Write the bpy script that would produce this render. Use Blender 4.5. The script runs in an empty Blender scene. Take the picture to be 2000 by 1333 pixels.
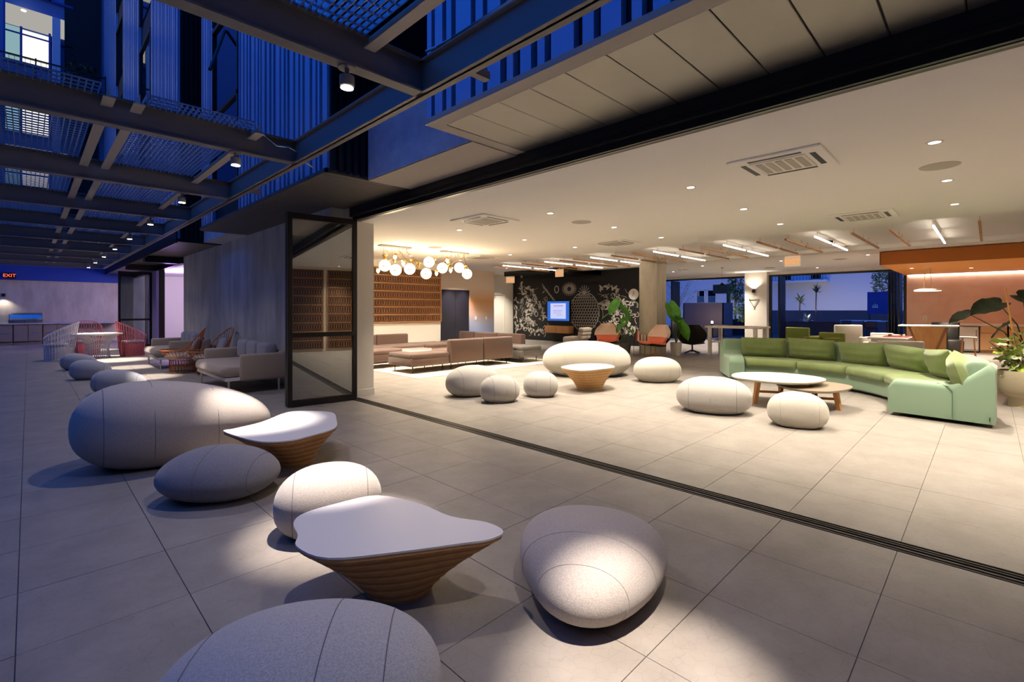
import bpy, bmesh, math, random
from mathutils import Vector, Matrix
random.seed(7)
PI = math.pi
SC = bpy.context.scene
COL = SC.collection

# ------------------------------------------------------------------ camera
CAM_A = math.radians(45.2)          # heading between the facade (Y) and the room (X)
cam_data = bpy.data.cameras.new('camera')
cam_data.sensor_width = 36.0
cam_data.lens = 938.0 / 2000.0 * 36.0
cam_data.shift_y = -(666.5 - 605.0) / 2000.0
cam_data.clip_end = 300
cam = bpy.data.objects.new('camera', cam_data)
cam.location = (0, 0, 1.5)
cam.rotation_euler = (PI / 2, 0, -CAM_A)
COL.objects.link(cam)
SC.camera = cam

# ------------------------------------------------------------------ dusk sky, exposure
SKY = (0.008, 0.145, 0.80)
world = bpy.data.worlds.new('dusk_sky')
SC.world = world
world.use_nodes = True
wn = world.node_tree.nodes
wl = world.node_tree.links
wn.clear()
w_out = wn.new('ShaderNodeOutputWorld')
w_bg = wn.new('ShaderNodeBackground')
w_tc = wn.new('ShaderNodeTexCoord')
w_sep = wn.new('ShaderNodeSeparateXYZ')
w_ramp = wn.new('ShaderNodeValToRGB')
w_ramp.color_ramp.elements[0].position = 0.47
w_ramp.color_ramp.elements[0].color = (0.20, 0.27, 0.56, 1)
w_ramp.color_ramp.elements[1].position = 0.66
w_ramp.color_ramp.elements[1].color = (*SKY, 1)
w_map = wn.new('ShaderNodeMapRange')
w_map.inputs['From Min'].default_value = -1
w_map.inputs['From Max'].default_value = 1
wl.new(w_tc.outputs['Generated'], w_sep.inputs[0])
wl.new(w_sep.outputs['Z'], w_map.inputs['Value'])
wl.new(w_map.outputs[0], w_ramp.inputs[0])
wl.new(w_ramp.outputs[0], w_bg.inputs['Color'])
w_bg.inputs['Strength'].default_value = 1.5
wl.new(w_bg.outputs[0], w_out.inputs[0])

SC.view_settings.view_transform = 'Standard'
SC.view_settings.look = 'None'
SC.view_settings.exposure = 0.0
SC.view_settings.gamma = 1.0
SC.view_settings.use_curve_mapping = False
SC.cycles.use_denoising = True
SC.cycles.use_adaptive_sampling = True
SC.cycles.adaptive_threshold = 0.025
SC.cycles.sample_clamp_indirect = 6.0
SC.cycles.max_bounces = 8
SC.cycles.diffuse_bounces = 5
SC.cycles.glossy_bounces = 4
SC.cycles.transmission_bounces = 6
SC.cycles.caustics_reflective = False
SC.cycles.caustics_refractive = False

# light strengths (watts)
W_DOWN = 740.0
W_PATIO = 110.0
C_DOWN = (1.0, 0.885, 0.735)
C_PATIO = (1.0, 0.87, 0.74)

# ------------------------------------------------------------------ helpers: geometry
class MB:
    """collects vertices and faces of one mesh"""
    def __init__(s):
        s.v = []
        s.f = []
    def add(s, vs, fs):
        o = len(s.v)
        s.v += [tuple(p) for p in vs]
        s.f += [tuple(i + o for i in f) for f in fs]
        return s
    def box(s, x0, x1, y0, y1, z0, z1, rz=0, c=None):
        vs = [(x, y, z) for z in (z0, z1) for y in (y0, y1) for x in (x0, x1)]
        if rz:
            cx, cy = c if c else ((x0 + x1) / 2, (y0 + y1) / 2)
            ca, sa = math.cos(rz), math.sin(rz)
            vs = [(cx + (x - cx) * ca - (y - cy) * sa, cy + (x - cx) * sa + (y - cy) * ca, z) for x, y, z in vs]
        return s.add(vs, [(0, 2, 3, 1), (4, 5, 7, 6), (0, 1, 5, 4), (2, 6, 7, 3), (0, 4, 6, 2), (1, 3, 7, 5)])
    def rbox(s, x0, x1, y0, y1, z0, z1, r=.03, seg=3, m=None):
        bm = bmesh.new()
        bmesh.ops.create_cube(bm, size=1)
        for v in bm.verts:
            v.co = Vector(((x0 + x1) / 2 + v.co.x * (x1 - x0), (y0 + y1) / 2 + v.co.y * (y1 - y0), (z0 + z1) / 2 + v.co.z * (z1 - z0)))
        r = min(r, .49 * min(x1 - x0, y1 - y0, z1 - z0))
        bmesh.ops.bevel(bm, geom=bm.edges[:], offset=r, segments=seg, profile=.5, affect='EDGES')
        bm.verts.index_update()
        vs = [(m @ v.co) if m else v.co.copy() for v in bm.verts]
        s.add(vs, [[v.index for v in f.verts] for f in bm.faces])
        bm.free()
        return s
    def lathe(s, prof, seg=24, c=(0, 0, 0), cap=True):
        vs, fs = [], []
        for r, z in prof:
            for k in range(seg):
                a = 2 * PI * k / seg
                vs.append((c[0] + r * math.cos(a), c[1] + r * math.sin(a), c[2] + z))
        n = len(prof)
        for i in range(n - 1):
            for k in range(seg):
                k2 = (k + 1) % seg
                fs.append((i * seg + k, i * seg + k2, (i + 1) * seg + k2, (i + 1) * seg + k))
        if cap:
            fs.append(tuple(range(seg))[::-1])
            fs.append(tuple((n - 1) * seg + k for k in range(seg)))
        return s.add(vs, fs)
    def prism(s, pts, z0, z1, pts1=None):
        n = len(pts)
        pts1 = pts1 or pts
        vs = [(x, y, z0) for x, y in pts] + [(x, y, z1) for x, y in pts1]
        fs = [tuple(range(n))[::-1], tuple(range(n, 2 * n))]
        fs += [(k, (k + 1) % n, n + (k + 1) % n, n + k) for k in range(n)]
        return s.add(vs, fs)
    def tube(s, path, r, seg=8, closed=False, cap=True):
        path = [Vector(p) for p in path]
        n = len(path)
        rs = r if isinstance(r, (list, tuple)) else [r] * n
        vs, fs = [], []
        prev = None
        for i, p in enumerate(path):
            if closed:
                t = path[(i + 1) % n] - path[i - 1]
            else:
                t = path[min(i + 1, n - 1)] - path[max(i - 1, 0)]
            t.normalize()
            ref = Vector((0, 0, 1)) if abs(t.z) < .9 else Vector((1, 0, 0))
            u = t.cross(ref).normalized() if prev is None else (prev - t * prev.dot(t)).normalized()
            prev = u
            w = t.cross(u)
            for k in range(seg):
                a = 2 * PI * k / seg
                vs.append(p + (u * math.cos(a) + w * math.sin(a)) * rs[i])
        m = n if closed else n - 1
        for i in range(m):
            j = (i + 1) % n
            for k in range(seg):
                k2 = (k + 1) % seg
                fs.append((i * seg + k, i * seg + k2, j * seg + k2, j * seg + k))
        if cap and not closed:
            fs.append(tuple(range(seg))[::-1])
            fs.append(tuple((n - 1) * seg + k for k in range(seg)))
        return s.add(vs, fs)
    def grid(s, rows, close_u=False, flip=False):
        """rows: list of equally long point lists"""
        n, m = len(rows), len(rows[0])
        vs = [p for r in rows for p in r]
        fs = []
        for i in range(n - 1):
            for k in range(m if close_u else m - 1):
                k2 = (k + 1) % m
                f = (i * m + k, i * m + k2, (i + 1) * m + k2, (i + 1) * m + k)
                fs.append(f[::-1] if flip else f)
        return s.add(vs, fs)
    def mesh(s, name, mat, smooth=False):
        me = bpy.data.meshes.new(name)
        me.from_pydata([tuple(p) for p in s.v], [], s.f)
        me.update()
        if mat:
            me.materials.append(M[mat] if isinstance(mat, str) else mat)
        if smooth:
            me.polygons.foreach_set('use_smooth', [True] * len(me.polygons))
            try:
                me.set_sharp_from_angle(angle=math.radians(smooth if smooth is not True else 50))
            except Exception:
                pass
        return me
    def build(s, name, mat, parent=None, smooth=False, loc=None, rz=0, label=None):
        return link(name, s.mesh(name, mat, smooth), parent, loc, rz, label)

def link(name, data, parent=None, loc=None, rz=0, label=None):
    o = bpy.data.objects.new(name, data)
    COL.objects.link(o)
    if parent:
        o.parent = parent
    if loc:
        o.location = loc
    if rz:
        o.rotation_euler = (0, 0, rz)
    if label:
        o['label'] = label
    return o

def tag(o, label=None, cat=None, group=None, kind=None):
    if label: o['label'] = label
    if cat: o['category'] = cat
    if group: o['group'] = group
    if kind: o['kind'] = kind
    return o

def thing(name, label, cat, loc=(0, 0, 0), rz=0, group=None, kind=None):
    o = bpy.data.objects.new(name, None)
    o.empty_display_size = .1
    COL.objects.link(o)
    o.location = loc
    o.rotation_euler = (0, 0, rz)
    return tag(o, label, cat, group, kind)

def copy_tree(o, parent=None):
    c = o.copy()
    COL.objects.link(c)
    c.parent = parent
    for ch in list(o.children):
        copy_tree(ch, c)
    return c

def struct(name, mb, mat, smooth=False, label=None, cat=None):
    o = mb.build(name, mat, None, smooth)
    return tag(o, label, cat, None, 'structure')

def spot(name, loc, watts, color, size=100, blend=.6, radius=.04, parent=None, target=None):
    d = bpy.data.lights.new(name, 'SPOT')
    d.energy = watts
    d.color = color
    d.spot_size = math.radians(size)
    d.spot_blend = blend
    d.shadow_soft_size = radius
    o = bpy.data.objects.new(name, d)
    COL.objects.link(o)
    if parent:
        o.parent = parent
    o.location = loc
    if target:
        o.rotation_euler = (Vector(target) - Vector(loc)).to_track_quat('-Z', 'Y').to_euler()
    return o

def point(name, loc, watts, color, radius=.05, parent=None):
    d = bpy.data.lights.new(name, 'POINT')
    d.energy = watts
    d.color = color
    d.shadow_soft_size = radius
    o = bpy.data.objects.new(name, d)
    COL.objects.link(o)
    if parent:
        o.parent = parent
    o.location = loc
    return o

def text(name, body, size, mat, loc, rot, parent=None, depth=.004, align='CENTER'):
    c = bpy.data.curves.new(name, 'FONT')
    c.body = body
    c.size = size
    c.extrude = depth
    c.align_x = align
    c.align_y = 'CENTER'
    c.materials.append(M[mat])
    tmp = bpy.data.objects.new(name + '_curve', c)
    COL.objects.link(tmp)
    dg = bpy.context.evaluated_depsgraph_get()
    me = bpy.data.meshes.new_from_object(tmp.evaluated_get(dg))
    me.name = name
    bpy.data.objects.remove(tmp)
    o = bpy.data.objects.new(name, me)
    COL.objects.link(o)
    if parent:
        o.parent = parent
    o.location = loc
    o.rotation_euler = rot
    return o

def sgn(v, e):
    return math.copysign(abs(v) ** e, v)

# ------------------------------------------------------------------ helpers: materials
M = {}
def lin(h):
    h = h.lstrip('#')
    out = []
    for i in (0, 2, 4):
        c = int(h[i:i + 2], 16) / 255
        out.append(c / 12.92 if c <= .04045 else ((c + .055) / 1.055) ** 2.4)
    return tuple(out)

def mat(name, col, rough=.6, metal=0.0, col2=None, scale=8.0, detail=4.0, stretch=None, bump=0.0, bscale=60.0,
        emit=None, estr=0.0, trans=0.0, ior=1.45, spec=.5, sheen=0.0, alpha=1.0, contrast=(.35, .65), coat=0.0):
    m = bpy.data.materials.new(name)
    m.use_nodes = True
    nt = m.node_tree
    b = nt.nodes['Principled BSDF']
    c1 = lin(col) if isinstance(col, str) else col
    b.inputs['Base Color'].default_value = (*c1, 1)
    b.inputs['Roughness'].default_value = rough
    b.inputs['Metallic'].default_value = metal
    b.inputs['IOR'].default_value = ior
    b.inputs['Specular IOR Level'].default_value = spec
    b.inputs['Transmission Weight'].default_value = trans
    b.inputs['Sheen Weight'].default_value = sheen
    b.inputs['Alpha'].default_value = alpha
    b.inputs['Coat Weight'].default_value = coat
    if emit:
        e = lin(emit) if isinstance(emit, str) else emit
        b.inputs['Emission Color'].default_value = (*e, 1)
        b.inputs['Emission Strength'].default_value = estr
    if col2 or bump:
        tc = nt.nodes.new('ShaderNodeTexCoord')
        mp = nt.nodes.new('ShaderNodeMapping')
        nt.links.new(tc.outputs['Object'], mp.inputs[0])
        if stretch:
            mp.inputs['Scale'].default_value = stretch
        if col2:
            c2 = lin(col2) if isinstance(col2, str) else col2
            nz = nt.nodes.new('ShaderNodeTexNoise')
            nz.inputs['Scale'].default_value = scale
            nz.inputs['Detail'].default_value = detail
            nz.inputs['Roughness'].default_value = .6
            rp = nt.nodes.new('ShaderNodeValToRGB')
            rp.color_ramp.elements[0].position = contrast[0]
            rp.color_ramp.elements[1].position = contrast[1]
            rp.color_ramp.elements[0].color = (*c1, 1)
            rp.color_ramp.elements[1].color = (*c2, 1)
            nt.links.new(mp.outputs[0], nz.inputs[0])
            nt.links.new(nz.outputs[0], rp.inputs[0])
            nt.links.new(rp.outputs[0], b.inputs['Base Color'])
        if bump:
            nb = nt.nodes.new('ShaderNodeTexNoise')
            nb.inputs['Scale'].default_value = bscale
            nb.inputs['Detail'].default_value = 3
            bp = nt.nodes.new('ShaderNodeBump')
            bp.inputs['Strength'].default_value = bump
            bp.inputs['Distance'].default_value = .01
            nt.links.new(mp.outputs[0], nb.inputs[0])
            nt.links.new(nb.outputs[0], bp.inputs['Height'])
            nt.links.new(bp.outputs[0], b.inputs['Normal'])
    M[name] = m
    return m

def emitter(name, col, strength):
    m = bpy.data.materials.new(name)
    m.use_nodes = True
    nt = m.node_tree
    nt.nodes.clear()
    o = nt.nodes.new('ShaderNodeOutputMaterial')
    e = nt.nodes.new('ShaderNodeEmission')
    e.inputs[0].default_value = (*(lin(col) if isinstance(col, str) else col), 1)
    e.inputs[1].default_value = strength
    nt.links.new(e.outputs[0], o.inputs[0])
    M[name] = m
    return m

def glass_pane(name, tint, refl=.12, rough=0.0):
    """thin window glass: mostly clear, with a mirror-like reflection that grows at grazing angles"""
    m = bpy.data.materials.new(name)
    m.use_nodes = True
    nt = m.node_tree
    nt.nodes.clear()
    o = nt.nodes.new('ShaderNodeOutputMaterial')
    t = nt.nodes.new('ShaderNodeBsdfTransparent')
    t.inputs[0].default_value = (*tint, 1)
    g = nt.nodes.new('ShaderNodeBsdfGlossy')
    g.inputs['Roughness'].default_value = rough
    f = nt.nodes.new('ShaderNodeFresnel')
    f.inputs[0].default_value = 1.5
    a = nt.nodes.new('ShaderNodeMath')
    a.operation = 'ADD'
    a.use_clamp = True
    a.inputs[1].default_value = refl
    x = nt.nodes.new('ShaderNodeMixShader')
    nt.links.new(f.outputs[0], a.inputs[0])
    nt.links.new(a.outputs[0], x.inputs[0])
    nt.links.new(t.outputs[0], x.inputs[1])
    nt.links.new(g.outputs[0], x.inputs[2])
    nt.links.new(x.outputs[0], o.inputs[0])
    M[name] = m
    return m

mat('tile', '#827b74', .48, col2='#908982', scale=3.0, detail=8, bump=.12, bscale=25)
mat('grout', '#6b655f', .9)
mat('grout_track', '#1d1c1a', .5, metal=.6)
mat('track_rail', '#6a665e', .35, metal=.9)
mat('black_metal', '#0c0c0d', .45, metal=.3)
mat('frame_black', '#08080a', .4)
mat('ceiling_white', '#fbf8f2', .85)
mat('wall_white', '#e8e2d8', .8)
mat('concrete', '#9a9ca3', .75, col2='#bcbec6', scale=2.2, detail=8, stretch=(1, 1, .25), bump=.15, bscale=14)
mat('concrete_warm', '#aaa292', .8, col2='#c9c0ae', scale=2.5, detail=8, stretch=(1, 1, .3), bump=.15, bscale=14)
mat('concrete_slab', '#a3a6ae', .7, col2='#b5b8c0', scale=6, detail=8, bump=.2, bscale=30)
mat('soffit_metal', '#84807a', .38, metal=.85, col2='#8a8781', scale=1.5)
mat('soffit_trim', '#a89f92', .6)
mat('soffit_dark', '#4a4643', .5, metal=.4, stretch=(8, .6, 1), col2='#57524e', scale=5)
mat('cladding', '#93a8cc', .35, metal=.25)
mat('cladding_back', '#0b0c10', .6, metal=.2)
mat('cladding_dark', '#15171d', .5, metal=.4)
mat('steel', '#6e6a66', .5, metal=.1)
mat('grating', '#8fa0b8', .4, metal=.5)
mat('lamp_grey', '#8a8784', .5, metal=.4)
mat('felt_warm', '#9c948f', .95, col2='#b3aaa4', scale=170, detail=2, bump=.25, bscale=240, sheen=.25)
mat('felt_dark', '#6f6e74', .95, col2='#83828a', scale=170, detail=2, bump=.25, bscale=240, sheen=.25)
mat('felt_grey', '#93949a', .95, col2='#aaabb2', scale=150, detail=2, bump=.25, bscale=240, sheen=.25)
mat('felt_light', '#a39e99', .95, col2='#b4afa9', scale=120, detail=2, bump=.2, bscale=200, sheen=.2)
mat('felt_cream', '#b7b1a5', .95, col2='#c3bdb1', scale=120, detail=2, bump=.2, bscale=200, sheen=.2)
mat('seam_dark', '#66636a', .9)
mat('seam_light', '#a39e98', .9)
mat('ply', '#a9794a', .6, col2='#c2915d', scale=20, stretch=(1, 1, 6), bump=.1, bscale=40)
mat('ply_dark', '#94683f', .65, col2='#a5794c', scale=20, stretch=(1, 1, 6), bump=.1, bscale=40)
mat('ply_mid', '#b98d58', .6, col2='#c99d68', scale=20, stretch=(1, 1, 6), bump=.1, bscale=40)
mat('ply_pale', '#cda368', .6, col2='#ddb77e', scale=20, stretch=(1, 1, 6), bump=.1, bscale=40)
mat('laminate', '#d4d3d6', .3)
mat('laminate_cream', '#c9bfae', .4)
mat('sofa_mint', '#7e977f', .9, bump=.15, bscale=300, sheen=.3)
mat('sofa_green', '#73834f', .9, bump=.2, bscale=200, sheen=.3, col2='#7e8e59', scale=4)
mat('seam_green', '#5b7d62', .9)
mat('brown_fabric', '#553e34', .9, bump=.15, bscale=250, sheen=.25)
mat('grey_fabric', '#5d5754', .9, bump=.15, bscale=250, sheen=.2)
mat('beige_fabric', '#a29488', .9, bump=.2, bscale=220, sheen=.2)
mat('lilac_fabric', '#8b8a99', .9, bump=.2, bscale=220, sheen=.2)
mat('peach', '#e6cbb8', .85, sheen=.3)
mat('coral', '#e8795a', .85, sheen=.3)
mat('chair_black', '#17140f', .5)
mat('walnut', '#6a4426', .5, col2='#7d5330', scale=9, stretch=(1, 1, .2))
mat('oak', '#b9824c', .5, col2='#c79560', scale=9, stretch=(1, 1, .2))
mat('screen_slat', '#8b6042', .6, col2='#9a6c4b', scale=10)
mat('door_black', '#1b1920', .6)
mat('screen_wood', '#b38458', .55, col2='#bf9063', scale=10, stretch=(1, 1, .3))
mat('screen_back', '#38231a', .7)
mat('ttop_brown', '#8f8171', .35)
mat('white_metal', '#d9d6d0', .5)
mat('white_paint', '#e6e1d8', .55)
mat('leaf', '#3e7a22', .4, col2='#579a30', scale=4, spec=.5)
mat('leaf_dark', '#1d2b18', .45, col2='#2c3f22', scale=5)
mat('leaf_lime', '#9ab53a', .45, col2='#c5cf6a', scale=5)
mat('leaf_cream', '#ecebcf', .5, col2='#86a352', scale=7, contrast=(.48, .56))
mat('leaf_night', '#33481f', .5, col2='#8c9a56', scale=6)
mat('stem', '#4d5a2a', .7)
mat('bark', '#6a5a45', .85)
mat('bamboo', '#c28d52', .5)
mat('pot_grey', '#5b5957', .7)
mat('pot_white', '#d8d3c8', .6)
mat('pot_cream', '#d3c5a8', .7)
mat('soil', '#2b2118', .95)
mat('pink_plaster', '#d8b3a2', .8, col2='#e0bfae', scale=2.5, detail=6)
mat('orange_paint', '#f2a446', .45)
mat('orange_face', '#b0651f', .6)
mat('rattan', '#b06a3c', .6)
mat('wicker_white', '#d8d4dc', .6)
mat('wicker_red', '#c76a74', .6)
mat('stainless', '#b5b9c0', .22, metal=1)
mat('cabinet', '#8a8074', .5)
mat('cabinet_oak', '#d3a877', .5)
mat('mural_black', '#0e0d0d', .6)
mat('chalk', '#b8b2a8', .9)
mat('rug', '#d9cfbd', .95, bump=.2, bscale=200)
mat('grey_dark', '#34323a', .7)
mat('planter', '#7d6a68', .8)
mat('night_wall', '#c3c8d6', .85)
mat('night_wall_dark', '#4c5570', .85)
mat('pave_night', '#3d3d45', .8)
mat('brass', '#b08a4a', .35, metal=1)
mat('vent_grey', '#a39c90', .6)
mat('book_red', '#b3261e', .6)
mat('book_purple', '#4a2f80', .6)
mat('book_cream', '#d8cfbf', .6)
mat('book_ochre', '#b98a3a', .6)
mat('felt_board', '#a33428', .7)
mat('clear_acrylic', '#ffffff', .05, trans=.0, alpha=.25)
mat('olive', '#6d7b34', .8)
mat('sign_white', '#e9e4d8', .5)
mat('blue_paint', '#1f3f8f', .7)
mat('far_blue', '#5a74a8', .75)
emitter('lamp_glow', (1.0, .88, .72), 14)
emitter('lamp_glow_patio', (1.0, .9, .8), 22)
emitter('tube_glow', (1.0, .86, .70), 14)
emitter('globe_glow', (1.0, .83, .55), 5.5)
emitter('exit_red', (1.0, .10, .04), 2.2)
emitter('exit_orange', (1.0, .25, .03), 1.6)
emitter('exit_plate', (.85, .55, .32), .75)
emitter('screen_blue', (.04, .16, .62), 1.0)
emitter('screen_white', (.62, .64, .95), 1.0)
emitter('screen_ink', (.25, .2, .55), 1.0)
emitter('window_lit', (1.0, .93, .82), 1.2)
emitter('window_lit_soft', (.75, .72, .66), .55)
emitter('window_curtain', (.45, .75, .8), .55)
emitter('cove_glow', (1.0, .85, .72), 14)
emitter('led_green', (.5, 1.0, .55), 1.5)
emitter('plant_light', (1.0, .92, .75), 6)
glass_pane('glass', (.72, .76, .74), .32)
glass_pane('glass_dark', (.25, .28, .33), .25)
mat('black_gloss', '#050508', .12)
def crackle(name):
    """fine crazed lines of the stone-look tiles"""
    nt = M[name].node_tree
    b = nt.nodes['Principled BSDF']
    src = b.inputs['Base Color'].links[0].from_socket
    mp = [n for n in nt.nodes if n.bl_idname == 'ShaderNodeMapping'][0]
    nz = nt.nodes.new('ShaderNodeTexNoise')
    nz.inputs['Scale'].default_value = 9
    ad = nt.nodes.new('ShaderNodeMix')
    ad.data_type = 'VECTOR'
    ad.inputs[0].default_value = .06
    vo = nt.nodes.new('ShaderNodeTexVoronoi')
    vo.feature = 'DISTANCE_TO_EDGE'
    vo.inputs['Scale'].default_value = 16
    rp = nt.nodes.new('ShaderNodeValToRGB')
    rp.color_ramp.elements[0].color = (.86, .86, .86, 1)
    rp.color_ramp.elements[1].position = .035
    rp.color_ramp.elements[1].color = (1, 1, 1, 1)
    mx = nt.nodes.new('ShaderNodeMix')
    mx.data_type = 'RGBA'
    mx.blend_type = 'MULTIPLY'
    mx.inputs[0].default_value = 1
    nt.links.new(mp.outputs[0], nz.inputs[0])
    nt.links.new(mp.outputs[0], ad.inputs[4])
    nt.links.new(nz.outputs['Color'], ad.inputs[5])
    nt.links.new(ad.outputs[1], vo.inputs[0])
    nt.links.new(vo.outputs[0], rp.inputs[0])
    nt.links.new(src, mx.inputs[6])
    nt.links.new(rp.outputs[0], mx.inputs[7])
    nt.links.new(mx.outputs[2], b.inputs['Base Color'])
crackle('tile')
# ------------------------------------------------------------------ world-space noise for tiles (each tile differs)
def use_world_coords(name):
    nt = M[name].node_tree
    g = nt.nodes.new('ShaderNodeNewGeometry')
    for n in nt.nodes:
        if n.bl_idname == 'ShaderNodeMapping':
            nt.links.new(g.outputs['Position'], n.inputs[0])
for _n in ('tile', 'concrete', 'concrete_warm', 'concrete_slab', 'pink_plaster', 'cladding', 'soffit_metal'):
    use_world_coords(_n)

RX, RY = math.cos(CAM_A), -math.sin(CAM_A)
FX, FY = math.sin(CAM_A), math.cos(CAM_A)
def pixel(x, y, z):
    d = x * FX + y * FY
    if d < .05:
        return None
    return (1000 + 938 * (x * RX + y * RY) / d, 605 + (1.5 - z) * 938 / d, d)

# ------------------------------------------------------------------ floor of square tiles
floor = struct('floor', MB().box(-7, 24.0, -9, 31, -.2, -.006), 'grout')
tag(floor, 'grey square stone-look floor tiles running from patio into lounge', 'floor')
TX, TY = .64, .647
cells = []
def strip(x_start, x_dir, n, y0, y1):
    k0 = math.floor((y0 - 1.05) / TY)
    k1 = math.ceil((y1 - 1.05) / TY)
    for i in range(n):
        xa = x_start + x_dir * TX * (i if x_dir > 0 else i + 1)
        for k in range(k0, k1):
            cells.append((xa + TX / 2, 1.05 + (k + .5) * TY))
strip(3.80, -1, 15, -4, 30.2)
strip(3.965, 1, 31, -8, 17.3)
def tile_size(c):
    p = pixel(c[0], c[1], 0)
    if not p or not (-30 < p[0] < 2030 and p[1] < 1370):
        return 0
    return 1 / (p[2] ** 3)
cells.sort(key=tile_size, reverse=True)
tile_mb = MB()
tile_mb.rbox(-TX / 2 + .0018, TX / 2 - .0018, -TY / 2 + .0018, TY / 2 - .0018, -.02, 0, .001, 1)
tile_me = tile_mb.mesh('floor_tile', 'tile')
for x, y in cells[:290]:
    link('floor_tile', tile_me, floor, (x, y, random.uniform(-.0006, .0006)))
rest = MB()
for x, y in cells[290:]:
    rest.box(x - TX / 2 + .0025, x + TX / 2 - .0025, y - TY / 2 + .0025, y + TY / 2 - .0025, -.015, 0)
tag(rest.build('tile_field', 'tile', floor), kind='stuff')

# sliding door track in the floor
track = struct('trim_1', MB().box(3.80, 3.965, -9, 7.62, -.05, -.012), 'grout_track')
for i, x in enumerate((3.802, 3.843, 3.884, 3.925, 3.955)):
    MB().box(x, x + .009, -9, 7.62, -.03, .003).build('track_rail', 'track_rail' if i in (1, 3) else 'black_metal', track)

# black header over the opening
header = struct('trim_2', MB().box(3.86, 3.985, -9, 7.62, 3.0, 3.06).box(3.80, 3.985, -9, 7.62, 3.06, 3.34), 'frame_black')
MB().box(3.90, 3.93, -9, 7.6, 2.994, 3.002).build('track_groove', 'track_rail', header)
MB().box(3.795, 3.80, -9, 7.6, 3.10, 3.112).build('track_groove', 'black_metal', header)

# ------------------------------------------------------------------ ceilings of the lounge
struct('ceiling', MB().box(3.98, 10.7, -9, 13.2, 3.02, 3.4), 'ceiling_white')
struct('ceiling', MB().box(10.7, 24.2, -9, 18, 3.22, 3.5), 'ceiling_white')
struct('trim_3', MB().box(15.9, 16.3, -9, 12, 3.12, 3.24), 'ceiling_white')

# ------------------------------------------------------------------ walls of the lounge
jamb = struct('wall_jamb', MB().box(3.97, 4.32, 7.75, 8.0, 0, 3.02), 'wall_white')
MB().box(3.965, 4.33, 7.735, 8.01, 0, .11).build('baseboard', 'white_paint', jamb)
struct('wall_concrete', MB().box(3.56, 3.97, 7.80, 18.6, 0, 3.30), 'concrete')
struct('wall_west', MB().box(3.97, 4.2, 8.0, 13.0, 0, 3.02), 'wall_white')
struct('wall_north', MB().box(4.1, 9.7, 13.0, 13.2, 0, 3.3).box(9.55, 9.7, 13.2, 16.0, 0, 3.3), 'wall_white')
# recess with black doors and a wall graded blue to orange upwards
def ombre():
    m = bpy.data.materials.new('ombre_gradient')
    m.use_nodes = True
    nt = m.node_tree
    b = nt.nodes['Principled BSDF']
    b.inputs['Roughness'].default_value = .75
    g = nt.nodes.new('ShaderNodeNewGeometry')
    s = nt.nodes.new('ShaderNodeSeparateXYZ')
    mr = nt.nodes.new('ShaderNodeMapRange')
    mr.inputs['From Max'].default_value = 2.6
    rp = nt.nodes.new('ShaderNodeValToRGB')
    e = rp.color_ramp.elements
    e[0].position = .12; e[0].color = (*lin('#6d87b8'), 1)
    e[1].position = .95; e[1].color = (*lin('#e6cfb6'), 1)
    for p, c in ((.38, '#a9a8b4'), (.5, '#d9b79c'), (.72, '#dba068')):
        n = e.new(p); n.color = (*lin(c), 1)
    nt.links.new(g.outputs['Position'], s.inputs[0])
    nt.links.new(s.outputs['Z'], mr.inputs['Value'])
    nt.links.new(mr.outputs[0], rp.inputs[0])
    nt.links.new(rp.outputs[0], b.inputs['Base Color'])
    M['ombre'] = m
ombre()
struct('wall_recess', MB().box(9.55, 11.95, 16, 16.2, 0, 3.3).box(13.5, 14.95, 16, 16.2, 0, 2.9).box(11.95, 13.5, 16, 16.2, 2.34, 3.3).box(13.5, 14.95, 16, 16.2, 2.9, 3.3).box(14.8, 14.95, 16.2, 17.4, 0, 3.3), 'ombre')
d2 = thing('door_2', 'black double doors in the recess beside wood screen', 'door', (12.72, 16.0, 0), kind='structure')
for s in (-1, 1):
    lf = MB().rbox(min(0, s * .76) + .004, max(0, s * .76) - .004, .02, .07, .01, 2.33, .004, 1).build('door_leaf', 'door_black', d2)
    MB().tube([(s * .06, .0, .95), (s * .06, .0, 1.15)], .012).build('handle', 'stainless', lf)
wall_door = struct('wall_door', MB().box(14.8, 16.1, 17.4, 17.6, 0, 3.3).box(16.1, 17.0, 17.4, 17.6, 2.25, 3.3).box(17.0, 17.8, 17.4, 17.6, 0, 3.3), 'wall_white')
d3 = thing('door_3', 'plain white single door between ombre wall and mural', 'door', (16.55, 17.4, 0), kind='structure')
MB().rbox(-.44, .44, .02, .06, .01, 2.24, .004, 1).build('door_leaf', 'white_paint', d3)
MB().box(-.47, -.44, -.02, .05, 0, 2.28).box(.44, .47, -.02, .05, 0, 2.28).box(-.47, .47, -.02, .05, 2.24, 2.28).build('door_frame', 'wall_white', d3)
MB().tube([(-.38, -.05, .95), (-.38, -.05, 1.12)], .012).build('handle', 'stainless', d3)
MB().box(-.4, -.2, -.05, .02, 2.12, 2.18).build('door_closer', 'vent_grey', d3)
# black mural wall
mural = struct('wall_mural', MB().box(17.6, 17.8, 9.9, 17.4, 0, 3.22), 'mural_black')
struct('trim_4', MB().box(15.3, 17.6, 12.0, 15.7, 3.0, 3.215), 'black_gloss' if 'black_gloss' in M else 'frame_black')
# column
column = struct('column', MB().box(14.75, 15.4, 7.85, 8.5, 0, 3.22), 'concrete_warm')
tag(column, 'square raw concrete column beside the mural lounge chairs', 'column')
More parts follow.
